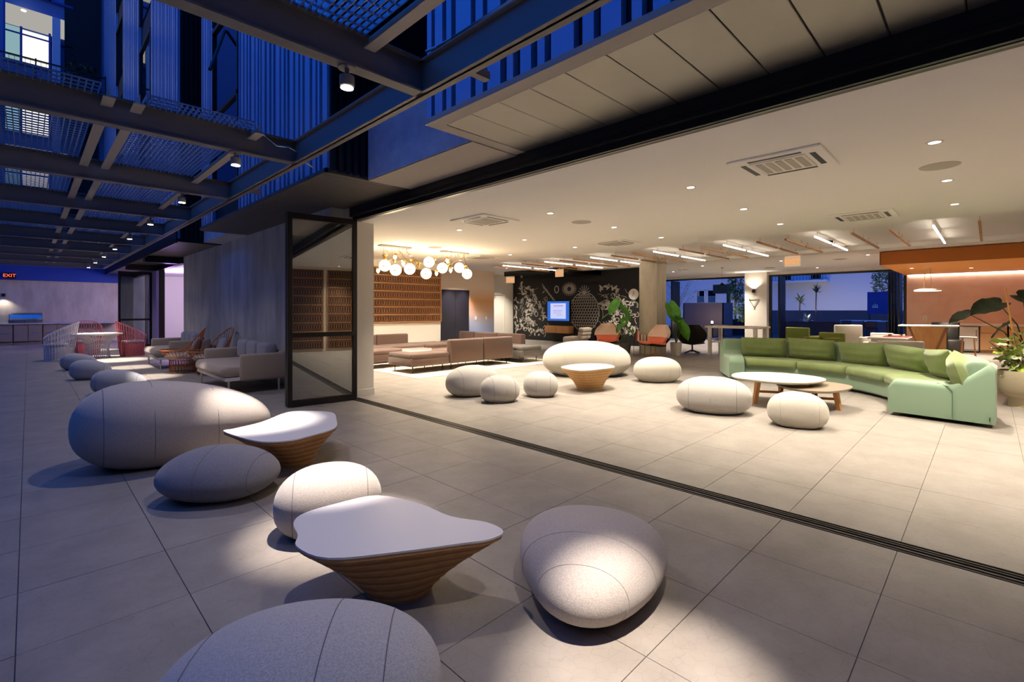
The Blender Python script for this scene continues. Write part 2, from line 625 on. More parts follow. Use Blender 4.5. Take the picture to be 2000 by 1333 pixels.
# window wall, far side
struct('wall_side', MB().box(17.8, 24.1, 12.5, 12.7, 0, 3.3), 'wall_white')
pier = struct('wall_pier', MB().box(23.6, 24.3, 7.15, 8.1, 0, 3.22), 'wall_white')
struct('wall_lintel', MB().box(23.9, 24.1, -1.2, 12.5, 3.08, 3.3), 'wall_white')
def opening(name, y0, y1, mull, label):
    w = thing(name, label, 'window', (23.95, 0, 0), kind='structure')
    fr = MB().box(-.05, .08, y0, y1, 3.0, 3.09).box(-.05, .08, y0, y0 + .1, 0, 3.0).box(-.05, .08, y1 - .1, y1, 0, 3.0).box(-.05, .08, y0, y1, 0, .03)
    fr.build('window_frame', 'frame_black', w)
    for y in mull:
        MB().box(-.02, .9, y - .03, y + .03, 0, 3.0).build('door_stack', 'frame_black', w)
    return w
opening('window_1', 8.1, 12.4, (11.9,), 'tall dark opening to the garden left of pier')
w2 = opening('window_2', 2.25, 7.15, (6.75, 2.5), 'wide dark opening to the terrace right of pier')
for k in range(3):
    MB().box(-.02, .85, 2.62 + .09 * k, 2.65 + .09 * k, 0, 3.0).build('folded_leaf', 'frame_black', w2)
# pink kitchenette
struct('wall_pink', MB().box(23.85, 24.1, -1.2, 2.25, 0, 3.1), 'pink_plaster')
struct('wall_pink_side', MB().box(17.8, 23.9, -1.3, -1.15, 0, 3.1), 'pink_plaster')
osf = struct('ceiling_orange', MB().box(17.82, 23.88, -1.2, 2.28, 2.82, 3.2), 'orange_paint')
MB().box(17.8, 17.82, -1.2, 2.3, 2.82, 3.2).box(17.8, 23.88, 2.28, 2.3, 2.82, 3.2).build('fascia', 'orange_face', osf)
MB().box(23.78, 23.84, -1.1, 2.2, 2.80, 2.82).build('cove_strip', 'cove_glow', osf)
# south wall of the lounge, seen only as a reflection in the glass door
struct('wall_south', MB().box(3.98, 18, -2.8, -2.6, 0, 3.3), 'wall_white')
struct('wall_east', MB().box(17.6, 17.8, -2.7, -1.2, 0, 3.3), 'wall_white')
struct('wall_facade_south', MB().box(3.7, 3.98, -9, -2.6, 0, 3.3), 'concrete')

# ------------------------------------------------------------------ facade bays outside
ZS = 3.21
XB = 2.59                              # outer face of the projecting bays
def ribs(par, x, y0, y1, z0, z1, widths, gap=(.035, .07), depth=.06, mt='cladding'):
    y = y0
    i = 0
    cache = {}
    while y < y1 - .03:
        w = min(widths[i % len(widths)], y1 - y)
        key = round(w, 3)
        if key not in cache:
            cache[key] = MB().box(-depth, 0, 0, w, z0, z1).mesh('cladding_rib', mt)
        link('cladding_rib', cache[key], par, (x, y, 0))
        y += w + random.uniform(*gap)
        i += 1
# near bay
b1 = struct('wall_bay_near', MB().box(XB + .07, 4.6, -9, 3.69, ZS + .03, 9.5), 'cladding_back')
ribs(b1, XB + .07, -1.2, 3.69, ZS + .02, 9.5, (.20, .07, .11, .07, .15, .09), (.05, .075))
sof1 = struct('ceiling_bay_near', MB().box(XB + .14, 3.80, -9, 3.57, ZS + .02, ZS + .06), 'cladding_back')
MB().box(XB, XB + .14, -9, 3.71, ZS, ZS + .05).box(XB + .14, 3.80, 3.57, 3.71, ZS, ZS + .05).build('edge_trim', 'soffit_trim', sof1)
pan = MB().rbox(XB + .145, 3.80, .004, .344, ZS + .004, ZS + .03, .004, 1).mesh('soffit_panel', 'soffit_metal')
for k in range(36):
    link('soffit_panel', pan, sof1, (0, 3.57 - .348 * (k + 1), 0))
# concrete slab between the bays
slab1 = struct('wall_slab', MB().box(3.15, 4.4, 3.71, 5.80, ZS, 4.15), 'concrete_slab')
MB().box(3.16, 3.80, 3.71, 5.80, ZS - .012, ZS).build('slab_soffit', 'soffit_trim', slab1)
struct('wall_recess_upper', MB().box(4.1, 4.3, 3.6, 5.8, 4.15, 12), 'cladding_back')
# middle bay
Y2A, Y2B = 5.82, 12.03
b2 = struct('wall_bay_middle', MB().box(XB + .09, 4.6, Y2A + .02, Y2B - .02, ZS + .03, 15), 'cladding_back')
ribs(b2, XB + .09, Y2A + .03, 9.45, ZS + .02, 15, (.13, .06, .10, .16, .08, .11), (.06, .10))
ribs(b2, XB + .09, 11.13, Y2B - .03, ZS + .02, 15, (.14, .09, .16), (.05, .08))
for k in range(7):
    MB().box(XB + .06 + k * .1, XB + .12 + k * .1, Y2A - .025, Y2A + .02, ZS + .02, 15).build('cladding_rib', 'cladding_dark', b2)
for z in (3.7, 5.4, 7.2, 9.0, 10.8):
    wn_ = thing('window_3', None, None, (XB + .07, 10.3, z), kind='structure')
    MB().box(-.01, .02, -.8, .8, 0, 1.65).build('pane', 'glass_dark', wn_)
    MB().box(-.05, .03, -.84, -.78, 0, 1.7).box(-.05, .03, .78, .84, 0, 1.7).box(-.05, .03, -.84, .84, 1.64, 1.72).build('window_frame', 'cladding_dark', wn_)
    MB().tube([(-.45, -.75, .25), (-.03, .0, 1.4)], .03, 6).build('awning_stay', 'cladding_dark', wn_)
sof2 = struct('ceiling_bay_middle', MB().box(XB + .02, 3.56, Y2A + .02, Y2B - .02, ZS + .01, ZS + .05), 'cladding_back')
MB().box(XB, XB + .03, Y2A, Y2B, ZS - .005, ZS + .05).box(XB, 3.56, Y2A, Y2A + .03, ZS - .005, ZS + .05).build('edge_trim', 'soffit_dark', sof2)
pk = MB().box(XB + .03, 3.80, .003, .112, ZS, ZS + .02).mesh('soffit_plank', 'soffit_dark')
for k in range(54):
    link('soffit_plank', pk, sof2, (0, Y2A + .04 + .116 * k, 0))
# black recess, then the far bay
struct('wall_slab_far', MB().box(3.15, 4.4, Y2B, 14.25, ZS, 4.0), 'concrete_slab')
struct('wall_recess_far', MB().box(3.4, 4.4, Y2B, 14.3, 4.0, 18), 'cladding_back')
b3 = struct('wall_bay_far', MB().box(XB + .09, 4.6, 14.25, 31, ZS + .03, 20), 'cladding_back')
ribs(b3, XB + .09, 14.27, 18.0, ZS + .02, 20, (.14, .08, .2, .1), (.08, .16), .08)
ribs(b3, XB + .09, 20.3, 24.1, ZS + .02, 20, (.2, .12, .26), (.14, .3), .08)
ribs(b3, XB + .09, 26.2, 30.8, ZS + .02, 20, (.26, .16, .22), (.2, .4), .08)
for z in (4.8, 7.9, 11.0, 14.1):
    for y in (19.1, 25.1):
        wn_ = thing('window_4', None, None, (XB + .07, y, z), kind='structure')
        MB().box(-.01, .02, -.95, .95, 0, 2.1).build('pane', 'glass_dark', wn_)
        MB().box(-.06, .03, -1.03, -.95, -.05, 2.15).box(-.06, .03, .95, 1.03, -.05, 2.15).box(-.06, .03, -1.03, 1.03, 2.1, 2.18).build('window_frame', 'cladding_dark', wn_)
for k in range(8):
    MB().box(XB + .06 + k * .1, XB + .12 + k * .1, 14.2, 14.25, ZS + .02, 20).build('cladding_rib', 'cladding_dark', b3)
sof3 = struct('ceiling_bay_far', MB().box(XB, 3.9, 14.25, 30, ZS, ZS + .05), 'soffit_dark')
MB().box(XB - .02, XB + .01, 14.25, 30, ZS - .06, ZS + .3).box(XB, 3.56, 14.23, 14.27, ZS - .03, ZS + .05).build('edge_trim', 'frame_black', sof3)
for y in (18.9, 22.9):
    MB().box(XB, 3.7, y, y + .35, ZS - .2, ZS).build('drop_beam', 'frame_black', sof3)
MB().lathe([(.17, 0), (.17, .012)], 20, (3.1, 21.1, ZS - .012)).build('speaker_disc', 'grey_dark', sof3)
# unseen wings closing the court behind and across, added to block low sky light
struct('wall_court_south', MB().box(-11, 3.7, -9.4, -9.0, 0, 15), 'cladding_dark')
struct('wall_court_west', MB().box(-11.4, -11, -9, 31, 0, 11), 'cladding_dark')

# concrete end wall and the building across the court above it
struct('wall_end', MB().box(-9, 3.9, 30.0, 30.3, 0, 2.78), 'concrete_warm')
struct('trim_5', MB().box(-9, 3.9, 29.9, 31, 2.78, 3.7), 'blue_paint')
court = struct('wall_court', MB().box(-9, 2.8, 31, 31.4, 3.7, 20), 'far_blue')
def court_window(z, big):
    w = thing('window_5', None, None, (0, 31, z), kind='structure')
    MB().box(-.72, 1.5, -.05, 0, 1.55, 2.45).build('lit_ceiling', 'window_lit_soft', w)
    MB().box(-.72, -.26, -.05, 0, 0, 1.5).build('curtain_pane', 'window_curtain', w)
    MB().box(-.2, .66, -.05, 0, 0, 1.45).build('pane', 'window_lit', w)
    MB().box(-.78, -.72, -.12, 0, -.1, 2.5).box(-.27, -.19, -.12, 0, -.1, 1.55).box(.66, .74, -.12, 0, -.1, 1.6).box(-.78, 1.5, -.1, 0, 1.2, 1.26).box(-.78, 1.5, -.12, 0, -.12, -.02).build('window_frame', 'blue_paint', w)
    if big:
        MB().lathe([(.09, 0), (.09, .02)], 10, (-.15, -.3, 2.2)).lathe([(.09, 0), (.09, .02)], 10, (.95, -.3, 1.95)).build('ceiling_lamp', 'lamp_glow', w)
court_window(12.7, True)
court_window(15.9, False)
court_window(9.5, False)
court_window(6.4, False)
struct('wall_court_shade_panel', MB().box(1.2, 2.5, 30.9, 31.0, 11.2, 20).box(1.3, 2.4, 30.9, 31.0, 4.0, 10.4), 'cladding_back')  # black panels proud of the wall, their colour standing for shade in recesses
struct('wall_court_pier', MB().box(.78, 1.05, 30.6, 31, 3.7, 15), 'night_wall')

# white lit room behind the far opening in the facade
struct('wall_room', MB().box(8.5, 8.7, 18.6, 30, 0, 3.3).box(3.97, 8.6, 30, 30.2, 0, 3.3).box(3.97, 8.6, 18.4, 18.6, 0, 3.3), 'wall_white')
struct('ceiling', MB().box(3.9, 8.6, 18.5, 30.1, 3.2, 3.4), 'ceiling_white')
struct('trim_6', MB().box(3.5, 3.65, 18.6, 30, 3.0, 3.25).box(3.5, 3.65, 22.2, 22.42, 0, 3.0), 'frame_black')
M['lilac'] = mat('lilac', '#9a8fd0', .7)
struct('wall_lilac', MB().box(3.5, 3.6, 23.0, 23.9, 0, 3.0), 'lilac')
# ground and buildings beyond the far openings
struct('ground', MB().box(24.0, 48, -8, 26, -.15, -.01), 'pave_night')
struct('wall_neighbour', MB().box(38, 38.4, -10, 30, 0, 9), 'night_wall')
struct('wall_brick', MB().box(33.4, 33.8, -6, 11.0, 0, 1.45), 'planter')
# ------------------------------------------------------------------ steel pergola with bar grating
perg = thing('steel_pergola', 'dark steel pergola frame with blue-lit bar grating over the patio', 'pergola')
ZB, ZT = 3.19, 3.45
XE = 2.19
SP = 2.55
BY = [3.175 + SP * k for k in range(-2, 10)]
bm_ = MB()
bm_.box(-3, XE, -.004, .004, ZB, ZT)
bm_.box(-3, XE, -.055, .055, ZB, ZB + .014)
bm_.box(-3, XE, -.055, .055, ZT - .014, ZT)
beam_me = bm_.mesh('beam', 'steel')
for y in BY:
    link('beam', beam_me, perg, (0, y, 0))
em = MB()
em.box(XE - .01, XE + .01, BY[0], BY[-1], ZB, ZT)
em.box(XE - .04, XE + .06, BY[0] - .055, BY[-1], ZB, ZB + .014)
em.box(XE - .04, XE + .06, BY[0] - .055, BY[-1], ZT - .014, ZT)
em.build('edge_beam', 'steel', perg)
def cross(y0, y1):
    cx = MB()
    cx.box(-.043, .043, y0, y1, ZB + .15, ZB + .16)
    cx.box(-.004, .004, y0, y1, ZB + .16, ZT - .02)
    return cx.mesh('cross_beam', 'soffit_trim')
def grating(x0, x1, y0, y1):
    m = MB()
    n = int((x1 - x0) / .045)
    for i in range(n + 1):
        x = x0 + (x1 - x0) * i / n
        m.box(x - .0035, x + .0035, y0, y1, ZT - .03, ZT + .005)
    k = 0
    while y0 + k * .095 < y1:
        m.box(x0, x1, y0 + k * .095 - .0035, y0 + k * .095 + .0035, ZT - .012, ZT + .002)
        k += 1
    return m.mesh('grating_panel', 'grating')
full = (.055, SP - .055)
part = (SP - .32, SP - .055)                # the bay left open to the sky keeps only a strip
cm = {full: cross(*full), part: cross(*part)}
gm = {q: (grating(.757, 1.66, *q), grating(-1.17, .44, *q)) for q in (full, part)}
for i, y in enumerate(BY[:-1]):
    q = part if i == 2 else full
    for x in (.497, .705, 1.705, -1.22):
        link('cross_beam', cm[q], perg, (x, y, 0))
    for g in gm[q]:
        tag(link('grating_panel', g, perg, (0, y, 0)), kind='stuff')
for y in (2.64, 7.6):
    MB().box(XE + .05, XE + .21, y - .03, y + .03, ZB + .005, ZB + .065).build('bracket', 'steel', perg)
MB().tube([(XE - .05, 3.05, ZT + .02), (XE - .02, 2.95, ZT + .03)] + [(XE, 2.8 - k, ZT + .04) for k in range(6)], .011, 6).build('conduit', 'stainless', perg)
MB().tube([(1.70, 5.67, 3.43), (1.83, 5.65, 3.41), (1.96, 5.65, 3.33), (2.09, 5.65, 3.345), (2.19, 5.65, 3.31), (2.26, 5.65, 3.23), (2.37, 5.65, 3.17)], .0095, 6).build('conduit', 'stainless', perg)

# patio spot lamps hung under the beams
lamp_lab = ['patio spot lamp out of sight above the pear shaped pouf', 'large bright patio spot lamp under the closest steel beam', 'patio spot lamp under second steel beam with loose conduit',
            'patio spot lamp under the third steel beam', 'patio spot lamp under the fourth steel beam'] + ['tiny distant patio spot lamp under far steel beams'] * 5
def patio_lamp(i, x, y, aim=None):
    t = thing('spot_lamp', lamp_lab[i], 'lamp', (x, y, ZB), group='patio spot lamps under the beams')
    MB().lathe([(.06, -.012), (.06, 0)], 16).lathe([(.016, -.05), (.016, -.012)], 10).build('mount', 'lamp_grey', t)
    MB().lathe([(.036, -.145), (.05, -.13), (.05, -.065), (.02, -.05)], 16).build('housing', 'lamp_grey', t, True)
    MB().lathe([(.001, -.149), (.043, -.147), (.043, -.145), (.001, -.144)], 16, cap=False).build('lens', 'lamp_glow_patio', t)
    spot('spot_light', (0, 0, -.16), W_PATIO * (11.0 if i < 3 else (20 if i in (7, 8) else 12)), C_PATIO, 24 if i == 0 else (36 if i in (7, 8) else 27), .85, .03, t, (aim[0] - x, aim[1] - y, -ZB) if aim else None)
    spot('spot_spill', (0, 0, -.16), W_PATIO * .9, C_PATIO, 125, 1.0, .03, t)
AIM = {0: (1.74, .98), 1: (1.5, 3.15), 2: (1.68, 5.2), 8: (1.45, 19.8)}
LY = [BY[1 + k] for k in range(10)]
for i, y in enumerate(LY):
    patio_lamp(i, 1.565, y, AIM.get(i, (1.85, y - .1)))
lamp_more = thing('spot_lamp', 'patio spot lamp behind the viewpoint under the rear beam', 'lamp', (1.565, BY[0], ZB), group='patio spot lamps under the beams')
MB().lathe([(.034, -.18), (.048, -.165), (.048, -.085), (.02, -.07)], 16).build('housing', 'lamp_grey', lamp_more, True)
spot('spot_light', (0, 0, -.2), W_PATIO * 2.2, C_PATIO, 52, .75, .03, lamp_more)

# ------------------------------------------------------------------ folding glass doors
def door_leaves(name, loc, rz, width, label, n=2):
    t = thing(name, label, 'door', loc, rz, kind='structure')
    for k in range(n):
        o = k * .085
        lf = MB()
        st = .07
        lf.box(0, st, o, o + .055, .012, 2.99).box(width - st, width, o, o + .055, .012, 2.99)
        lf.box(st, width - st, o, o + .055, .012, .10).box(st, width - st, o, o + .055, 2.90, 2.99).box(st, width - st, o, o + .055, 1.07, 1.14)
        f = lf.build('leaf_frame', 'frame_black', t)
        MB().box(st, width - st, o + .022, o + .030, .10, 1.07).build('glass_pane', 'glass', f)
        MB().box(st, width - st, o + .022, o + .030, 1.14, 2.90).build('glass_pane', 'glass', f)
        MB().tube([(width - .03, o - .03, .95), (width - .03, o - .03, 1.2)], .012, 8).tube([(width - .03, o - .03, 1.0), (width - .03, o, 1.0)], .008, 6).build('handle', 'black_metal', f)
    return t
door_leaves('door_1', (3.86, 7.58, 0), math.radians(174), 1.08, 'folded black-framed glass door standing open beside the concrete wall')
door_leaves('door_4', (3.5, 24.0, 0), PI, 1.05, 'distant folded glass door by the lilac-lit room')

# ------------------------------------------------------------------ pebble poufs
def pouf(label, loc, a, ba, h, rot, mt, seam='seam_dark', egg=0, tip=0, slices=(-.72, .72), e1=.92, e2=.86, group='pebble poufs', bend=0):
    t = thing('pouf', label, 'pouf', (loc[0], loc[1], 0), math.radians(rot) - CAM_A, group)
    b = a * ba
    def pt(th, ph, k=1.0):
        r = abs(math.cos(ph)) ** e2
        s = sgn(math.sin(ph), e2)
        x = a * k * r * sgn(math.cos(th), e1)
        y = b * k * r * sgn(math.sin(th), e1) * (1 - egg * x / a) + bend * (x / a) ** 2 * b
        z = s if s > 0 else .85 * s
        z = (max(z, -.72) + .72) / 1.72 * h
        z = z * (1 - tip * x / a)
        if k > 1:
            z = z * k - (k - 1) * h * .4
        return (x, y, z)
    n, m = 56, 30
    rows = [[pt(2 * PI * k / n, -PI / 2 + PI * (i + .02) / (m - 1 + .04)) for k in range(n)] for i in range(m)]
    mb = MB().grid(rows, True)
    mb.f.append(tuple(range(n))[::-1])
    mb.f.append(tuple((m - 1) * n + k for k in range(n)))
    mb.build('cover', mt, t, True)
    # piped seams where the cover is sewn: loops cut across the long axis
    for sx in slices:
        loop = []
        for q in range(48):
            g = 2 * PI * q / 48
            # solve on the surface: march th so that x = sx*a at the given roll angle
            best = None
            lo, hi = 0.0, 1.0
            for _ in range(26):
                mid = (lo + hi) / 2
                # direction in (y,z) section, radius factor mid
                yy = mid * math.cos(g)
                zz = mid * math.sin(g)
                val = (abs(sx) ** (2 / e1) + abs(yy) ** (2 / e1)) ** (e1 / e2) + abs(zz) ** (2 / e2)
                if val < 1: lo = mid
                else: hi = mid
            yy = lo * math.cos(g) * b * (1 - egg * sx) + bend * sx * sx * b
            zz = lo * math.sin(g)
            zz = zz if zz > 0 else .85 * zz
            zz = (max(zz, -.72) + .72) / 1.72 * h * (1 - tip * sx)
            loop.append((sx * a, yy, zz))
        MB().tube(loop, .0022, 5, True).build('seam', seam, t, True)
    return t

G = 'pebble poufs on the patio'
pouf('grey felt pebble pouf cut by the bottom of the picture', (.67, 1.70), .485, .76, .40, 8, 'felt_grey', slices=(.2, .62, -.7), group=G, e2=.98)
pouf('pale pear-shaped felt pouf brightly lit beside the large white-topped table', (2.115, 1.515), .468, .82, .378, 75, 'felt_warm', 'seam_light', -.3, slices=(-.74, -.3), group=G, e2=.95)
pouf('rounded felt pouf half hidden behind the large white-topped table', (1.449, 3.198), .346, .8, .438, 20, 'felt_warm', slices=(-.62, .7), group=G)
pouf('violet-grey oval felt pouf in front of the huge pouf', (1.093, 4.421), .454, .75, .395, 3, 'felt_dark', slices=(-.05, .72), group=G, e2=1.05)
pouf('huge sofa-sized felt pouf on the patio', (1.10, 5.891), .848, .62, .756, 42, 'felt_warm', egg=.12, tip=.2, slices=(-.72, -.3, .3), group=G, e2=.86)
pouf('long olive-grey pouf closest to the wicker dining set', (.892, 16.106), .36, .62, .40, 25, 'felt_grey', group=G, tip=.15)
pouf('long olive-grey pouf in the middle of the distant three', (.948, 13.742), .36, .62, .41, 25, 'felt_grey', group=G, tip=.15)
pouf('long olive-grey pouf just behind the huge patio pouf', (1.145, 11.044), .40, .62, .42, 25, 'felt_grey', group=G, tip=.15)
G = 'pebble poufs in the lounge'
pouf('huge cream sofa-sized pouf inside the lounge', (9.07, 6.594), 1.003, .7, .775, -5, 'felt_cream', 'seam_light', slices=(-.5, .55), group=G)
pouf('grey pouf with dark round end at the back of lounge trio', (5.527, 6.465), .499, .7, .517, 35, 'felt_light', slices=(-.66, .3), group=G)
pouf('small round grey pouf at the front of the lounge trio', (5.432, 5.676), .33, .8, .423, 20, 'felt_light', slices=(-.5, .1, .6), group=G)
pouf('smallest lilac-grey ball-like pouf of the lounge trio', (6.27, 5.526), .302, .9, .429, 0, 'felt_light', slices=(-.3, .5), group=G)
pouf('oval cream pouf between pale table and grey lounge floor', (9.283, 4.931), .493, .75, .509, 5, 'felt_cream', 'seam_light', slices=(.25, .75, -.7), group=G)
pouf('large oval light grey pouf beside the coffee tables', (7.119, 2.884), .519, .75, .508, -25, 'felt_light', slices=(-.62, -.05, .6), group=G)
pouf('white speckled oval pouf in front of the coffee tables', (6.975, 1.75), .346, .75, .438, -25, 'felt_cream', 'seam_light', slices=(.62, -.6), group=G)

# ------------------------------------------------------------------ free-form tables of stacked plywood
def smooth_loop(pts, n=64):
    out = []
    m = len(pts)
    for i in range(m):
        p0, p1, p2, p3 = (Vector((*pts[(i + k) % m], 0)) for k in (-1, 0, 1, 2))
        for s in range(max(2, n // m)):
            t = s / max(2, n // m)
            q = .5 * ((2 * p1) + (p2 - p0) * t + (2 * p0 - 5 * p1 + 4 * p2 - p3) * t * t + (3 * p1 - p0 - 3 * p2 + p3) * t ** 3)
            out.append((q.x, q.y))
    return out
def ply_table(label, outline, base, base_r, ztop, mt, top_mt, layers, group='free-form plywood tables', br2=None):
    cxm = sum(p[0] for p in outline) / len(outline)
    cym = sum(p[1] for p in outline) / len(outline)
    t = thing('plywood_table', label, 'table', (base[0], base[1], 0), 0, group)
    loop = smooth_loop(outline)
    loc = [(x - base[0], y - base[1]) for x, y in loop]
    area = sum(loc[i][0] * loc[(i + 1) % len(loc)][1] - loc[(i + 1) % len(loc)][0] * loc[i][1] for i in range(len(loc)))
    if area < 0:
        loc = loc[::-1]
    th = ztop / (layers + .6)
    MB().prism(loc, ztop - th * .55, ztop).build('table_top', top_mt, t)
    edge = [(x * 1.004, y * 1.004) for x, y in loc]
    for i in range(layers):
        f = (i + 1) / layers                    # 0 base .. 1 under the top
        k = f ** 1.35
        jag = random.uniform(-.011, .008)
        ring = []
        for x, y in loc:
            a = math.atan2(y, x)
            bx, by = base_r * math.cos(a), (br2 or base_r) * math.sin(a)
            w = k + jag
            ring.append((bx + (x - bx) * w * .985, by + (y - by) * w * .985))
        z0 = i * th
        lm_ = (mt, 'ply_mid', 'ply_dark')[i % 3] if mt == 'ply' else (mt, 'ply_mid')[i % 2]
        MB().prism(ring, z0, z0 + th * (.97 if i % 2 else .94)).build('ply_layer', lm_, t)
    return t
ply_table('large free-form table with white top and stacked plywood base on patio',
          [(1.0, 2.64), (.96, 2.48), (.91, 2.36), (.97, 2.15), (1.23, 1.97), (1.48, 1.83), (1.61, 1.76), (1.72, 1.77), (1.73, 1.91), (1.64, 2.11), (1.62, 2.37), (1.51, 2.66), (1.28, 2.72), (1.09, 2.72)],
          (1.42, 2.27), .17, .36, 'ply', 'laminate', 20)
ply_table('smaller white-topped plywood table between huge pouf and glass door',
          [(1.29, 5.08), (1.39, 4.52), (1.58, 4.33), (1.82, 4.36), (2.08, 4.47), (2.25, 4.8), (2.37, 5.17), (2.21, 5.44), (2.02, 5.52), (1.66, 5.23), (1.39, 5.13)],
          (1.86, 4.86), .17, .36, 'ply', 'laminate', 18)
ply_table('pale free-form plywood table in front of huge cream pouf',
          [(7.07, 5.72), (6.87, 5.16), (7.25, 4.99), (7.78, 5.0), (8.07, 5.43), (7.71, 5.79)],
          (7.78 - .22, 5.42), .24, .42, 'ply_pale', 'laminate_cream', 15)

# ------------------------------------------------------------------ patio seating by the concrete wall
def daybed(label, loc, length=1.6, depth=1.2):
    t = thing('daybed', label, 'sofa', loc, 0, 'beige patio daybeds')
    fr = MB().box(0, depth, 0, length, .24, .29)
    fr.build('frame', 'white_metal', t)
    for x in (.06, depth - .1):
        for y in (.06, length - .06):
            MB().lathe([(.014, 0), (.022, .25)], 10, (x, y, 0)).build('leg', 'white_metal', t)
    seat = MB().rbox(-.06, depth - .1, .05, length - .05, .29, .50, .09, 4)
    seat.build('seat_cushion', 'beige_fabric', t, True)
    MB().rbox(.22, depth, -.05, .06, .22, .70, .045, 3).build('armrest', 'beige_fabric', t, True)
    MB().rbox(.12, depth, length - .06, length + .05, .22, .70, .045, 3).build('armrest', 'beige_fabric', t, True)
    MB().rbox(depth - .1, depth + .04, -.04, length + .04, .24, .74, .05, 3).build('backrest', 'beige_fabric', t, True)
    for k in range(3):
        y0 = .08 + k * (length - .16) / 3
        MB().rbox(depth - .32, depth - .1, y0, y0 + (length - .2) / 3, .48, .88, .09, 4).build('back_cushion', 'lilac_fabric', t, True)
    return t
daybed('beige daybed with lilac cushions closest to the glass door', (2.42, 9.42, 0), 2.0, 1.0)
daybed('beige daybed beyond the rattan chairs', (2.28, 14.7, 0), 1.8, 1.1)

def rattan_chair(label, loc, rz, base_h=.3):
    t = thing('rattan_chair', label, 'chair', loc, rz, 'rattan tub chairs on the patio')
    b = MB()
    for k in range(28):
        a = 2 * PI * k / 28
        b.tube([(.27 * math.cos(a), .27 * math.sin(a), 0), (.27 * math.cos(a), .27 * math.sin(a), base_h)], .008, 5)
    for z in (.01, base_h * .5, base_h):
        b.tube([(.275 * math.cos(2 * PI * k / 28), .275 * math.sin(2 * PI * k / 28), z) for k in range(28)], .011, 5, True)
    tag(b.build('drum_base', 'rattan', t, True), kind='stuff')
    s = MB()
    def rim(a, k):
        r = .30 + .16 * k
        up = max(0, math.cos(a))
        return (-r * math.cos(a), r * 1.05 * math.sin(a), base_h + .02 + k * (.22 + .52 * up ** 1.2))
    n = 34
    for q in range(n):
        a = -PI + 2 * PI * q / n
        s.tube([rim(a, k / 5) for k in range(6)], .006, 5)
    for k in (.35, .7, 1.0):
        s.tube([rim(-PI + 2 * PI * q / n, k) for q in range(n)], .007 if k < 1 else .014, 5, True)
    tag(s.build('hoop_shell', 'rattan', t, True), kind='stuff')
    MB().lathe([(.05, base_h + .02), (.33, base_h + .03), (.37, base_h + .09), (.30, base_h + .15), (.02, base_h + .16)], 24).build('seat_cushion', 'beige_fabric', t, True)
    m = Matrix.Translation((-.26, 0, base_h + .36)) @ Matrix.Rotation(-.35, 4, 'Y')
    MB().rbox(-.06, .06, -.2, .2, -.17, .17, .055, 3, m).build('back_cushion', 'lilac_fabric', t, True)
    return t
rattan_chair('orange rattan tub chair with pale seat between the two daybeds', (2.62, 13.75, 0), math.radians(165))
rattan_chair('orange rattan tub chair nearer the wall between the daybeds', (3.0, 12.9, 0), math.radians(185))

# ------------------------------------------------------------------ wicker dining set
def wicker_chair(label, loc, rz, mt):
    t = thing('wicker_chair', label, 'chair', loc, rz, 'peacock wicker chairs')
    s = MB()
    n = 30
    def p(a, k):
        back = max(0, math.cos(a / 2)) ** 1.5
        r = .33 + .07 * k
        return (-r * math.cos(a) - .06 * k * back, r * math.sin(a), k * (.55 + .58 * back))
    for q in range(n):
        a = -PI * .80 + 2 * PI * .80 * q / (n - 1)
        s.tube([p(a, k / 6) for k in range(7)], .009, 4)
    for k in (.02, .3, .42, .6, .78, 1.0):
        s.tube([p(-PI * .80 + 2 * PI * .80 * q / (n - 1), k) for q in range(n)], .011 if k in (.02, 1.0) else .007, 4)
    tag(s.build('wicker_shell', mt, t, True), kind='stuff')
    MB().lathe([(.02, .40), (.31, .41), (.33, .45), (.28, .49), (.02, .5)], 20).build('seat_cushion', 'lilac_fabric', t, True)
    MB().lathe([(.30, 0), (.31, .40)], 20, cap=False).build('seat_drum', mt, t, True)
    return t
wicker_chair('white wicker armchair at the end of dining table nearest the court', (.62, 19.6, 0), PI, 'wicker_white')
wicker_chair('pink wicker armchair behind the white wicker table', (1.35, 21.2, 0), math.radians(-90), 'wicker_red')
wicker_chair('red wicker armchair beside the lilac-lit doorway', (2.42, 19.9, 0), 0, 'wicker_red')
wt = thing('wicker_table', 'white wicker dining table with flared base and round top', 'table', (1.52, 19.7, 0))
s = MB()
for q in range(36):
    a = 2 * PI * q / 36
    s.tube([(r * math.cos(a), r * math.sin(a), z) for r, z in ((.30, 0), (.27, .25), (.29, .45), (.40, .62), (.52, .72))], .010, 4)
for r, z in ((.30, .01), (.28, .3), (.29, .42), (.37, .58), (.52, .72)):
    s.tube([(r * math.cos(2 * PI * q / 36), r * math.sin(2 * PI * q / 36), z) for q in range(36)], .012, 4, True)
tag(s.build('wicker_base', 'wicker_white', wt, True), kind='stuff')
MB().lathe([(.60, .72), (.62, .73), (.62, .75), (.60, .76)], 32).build('table_top', 'white_paint', wt, True)

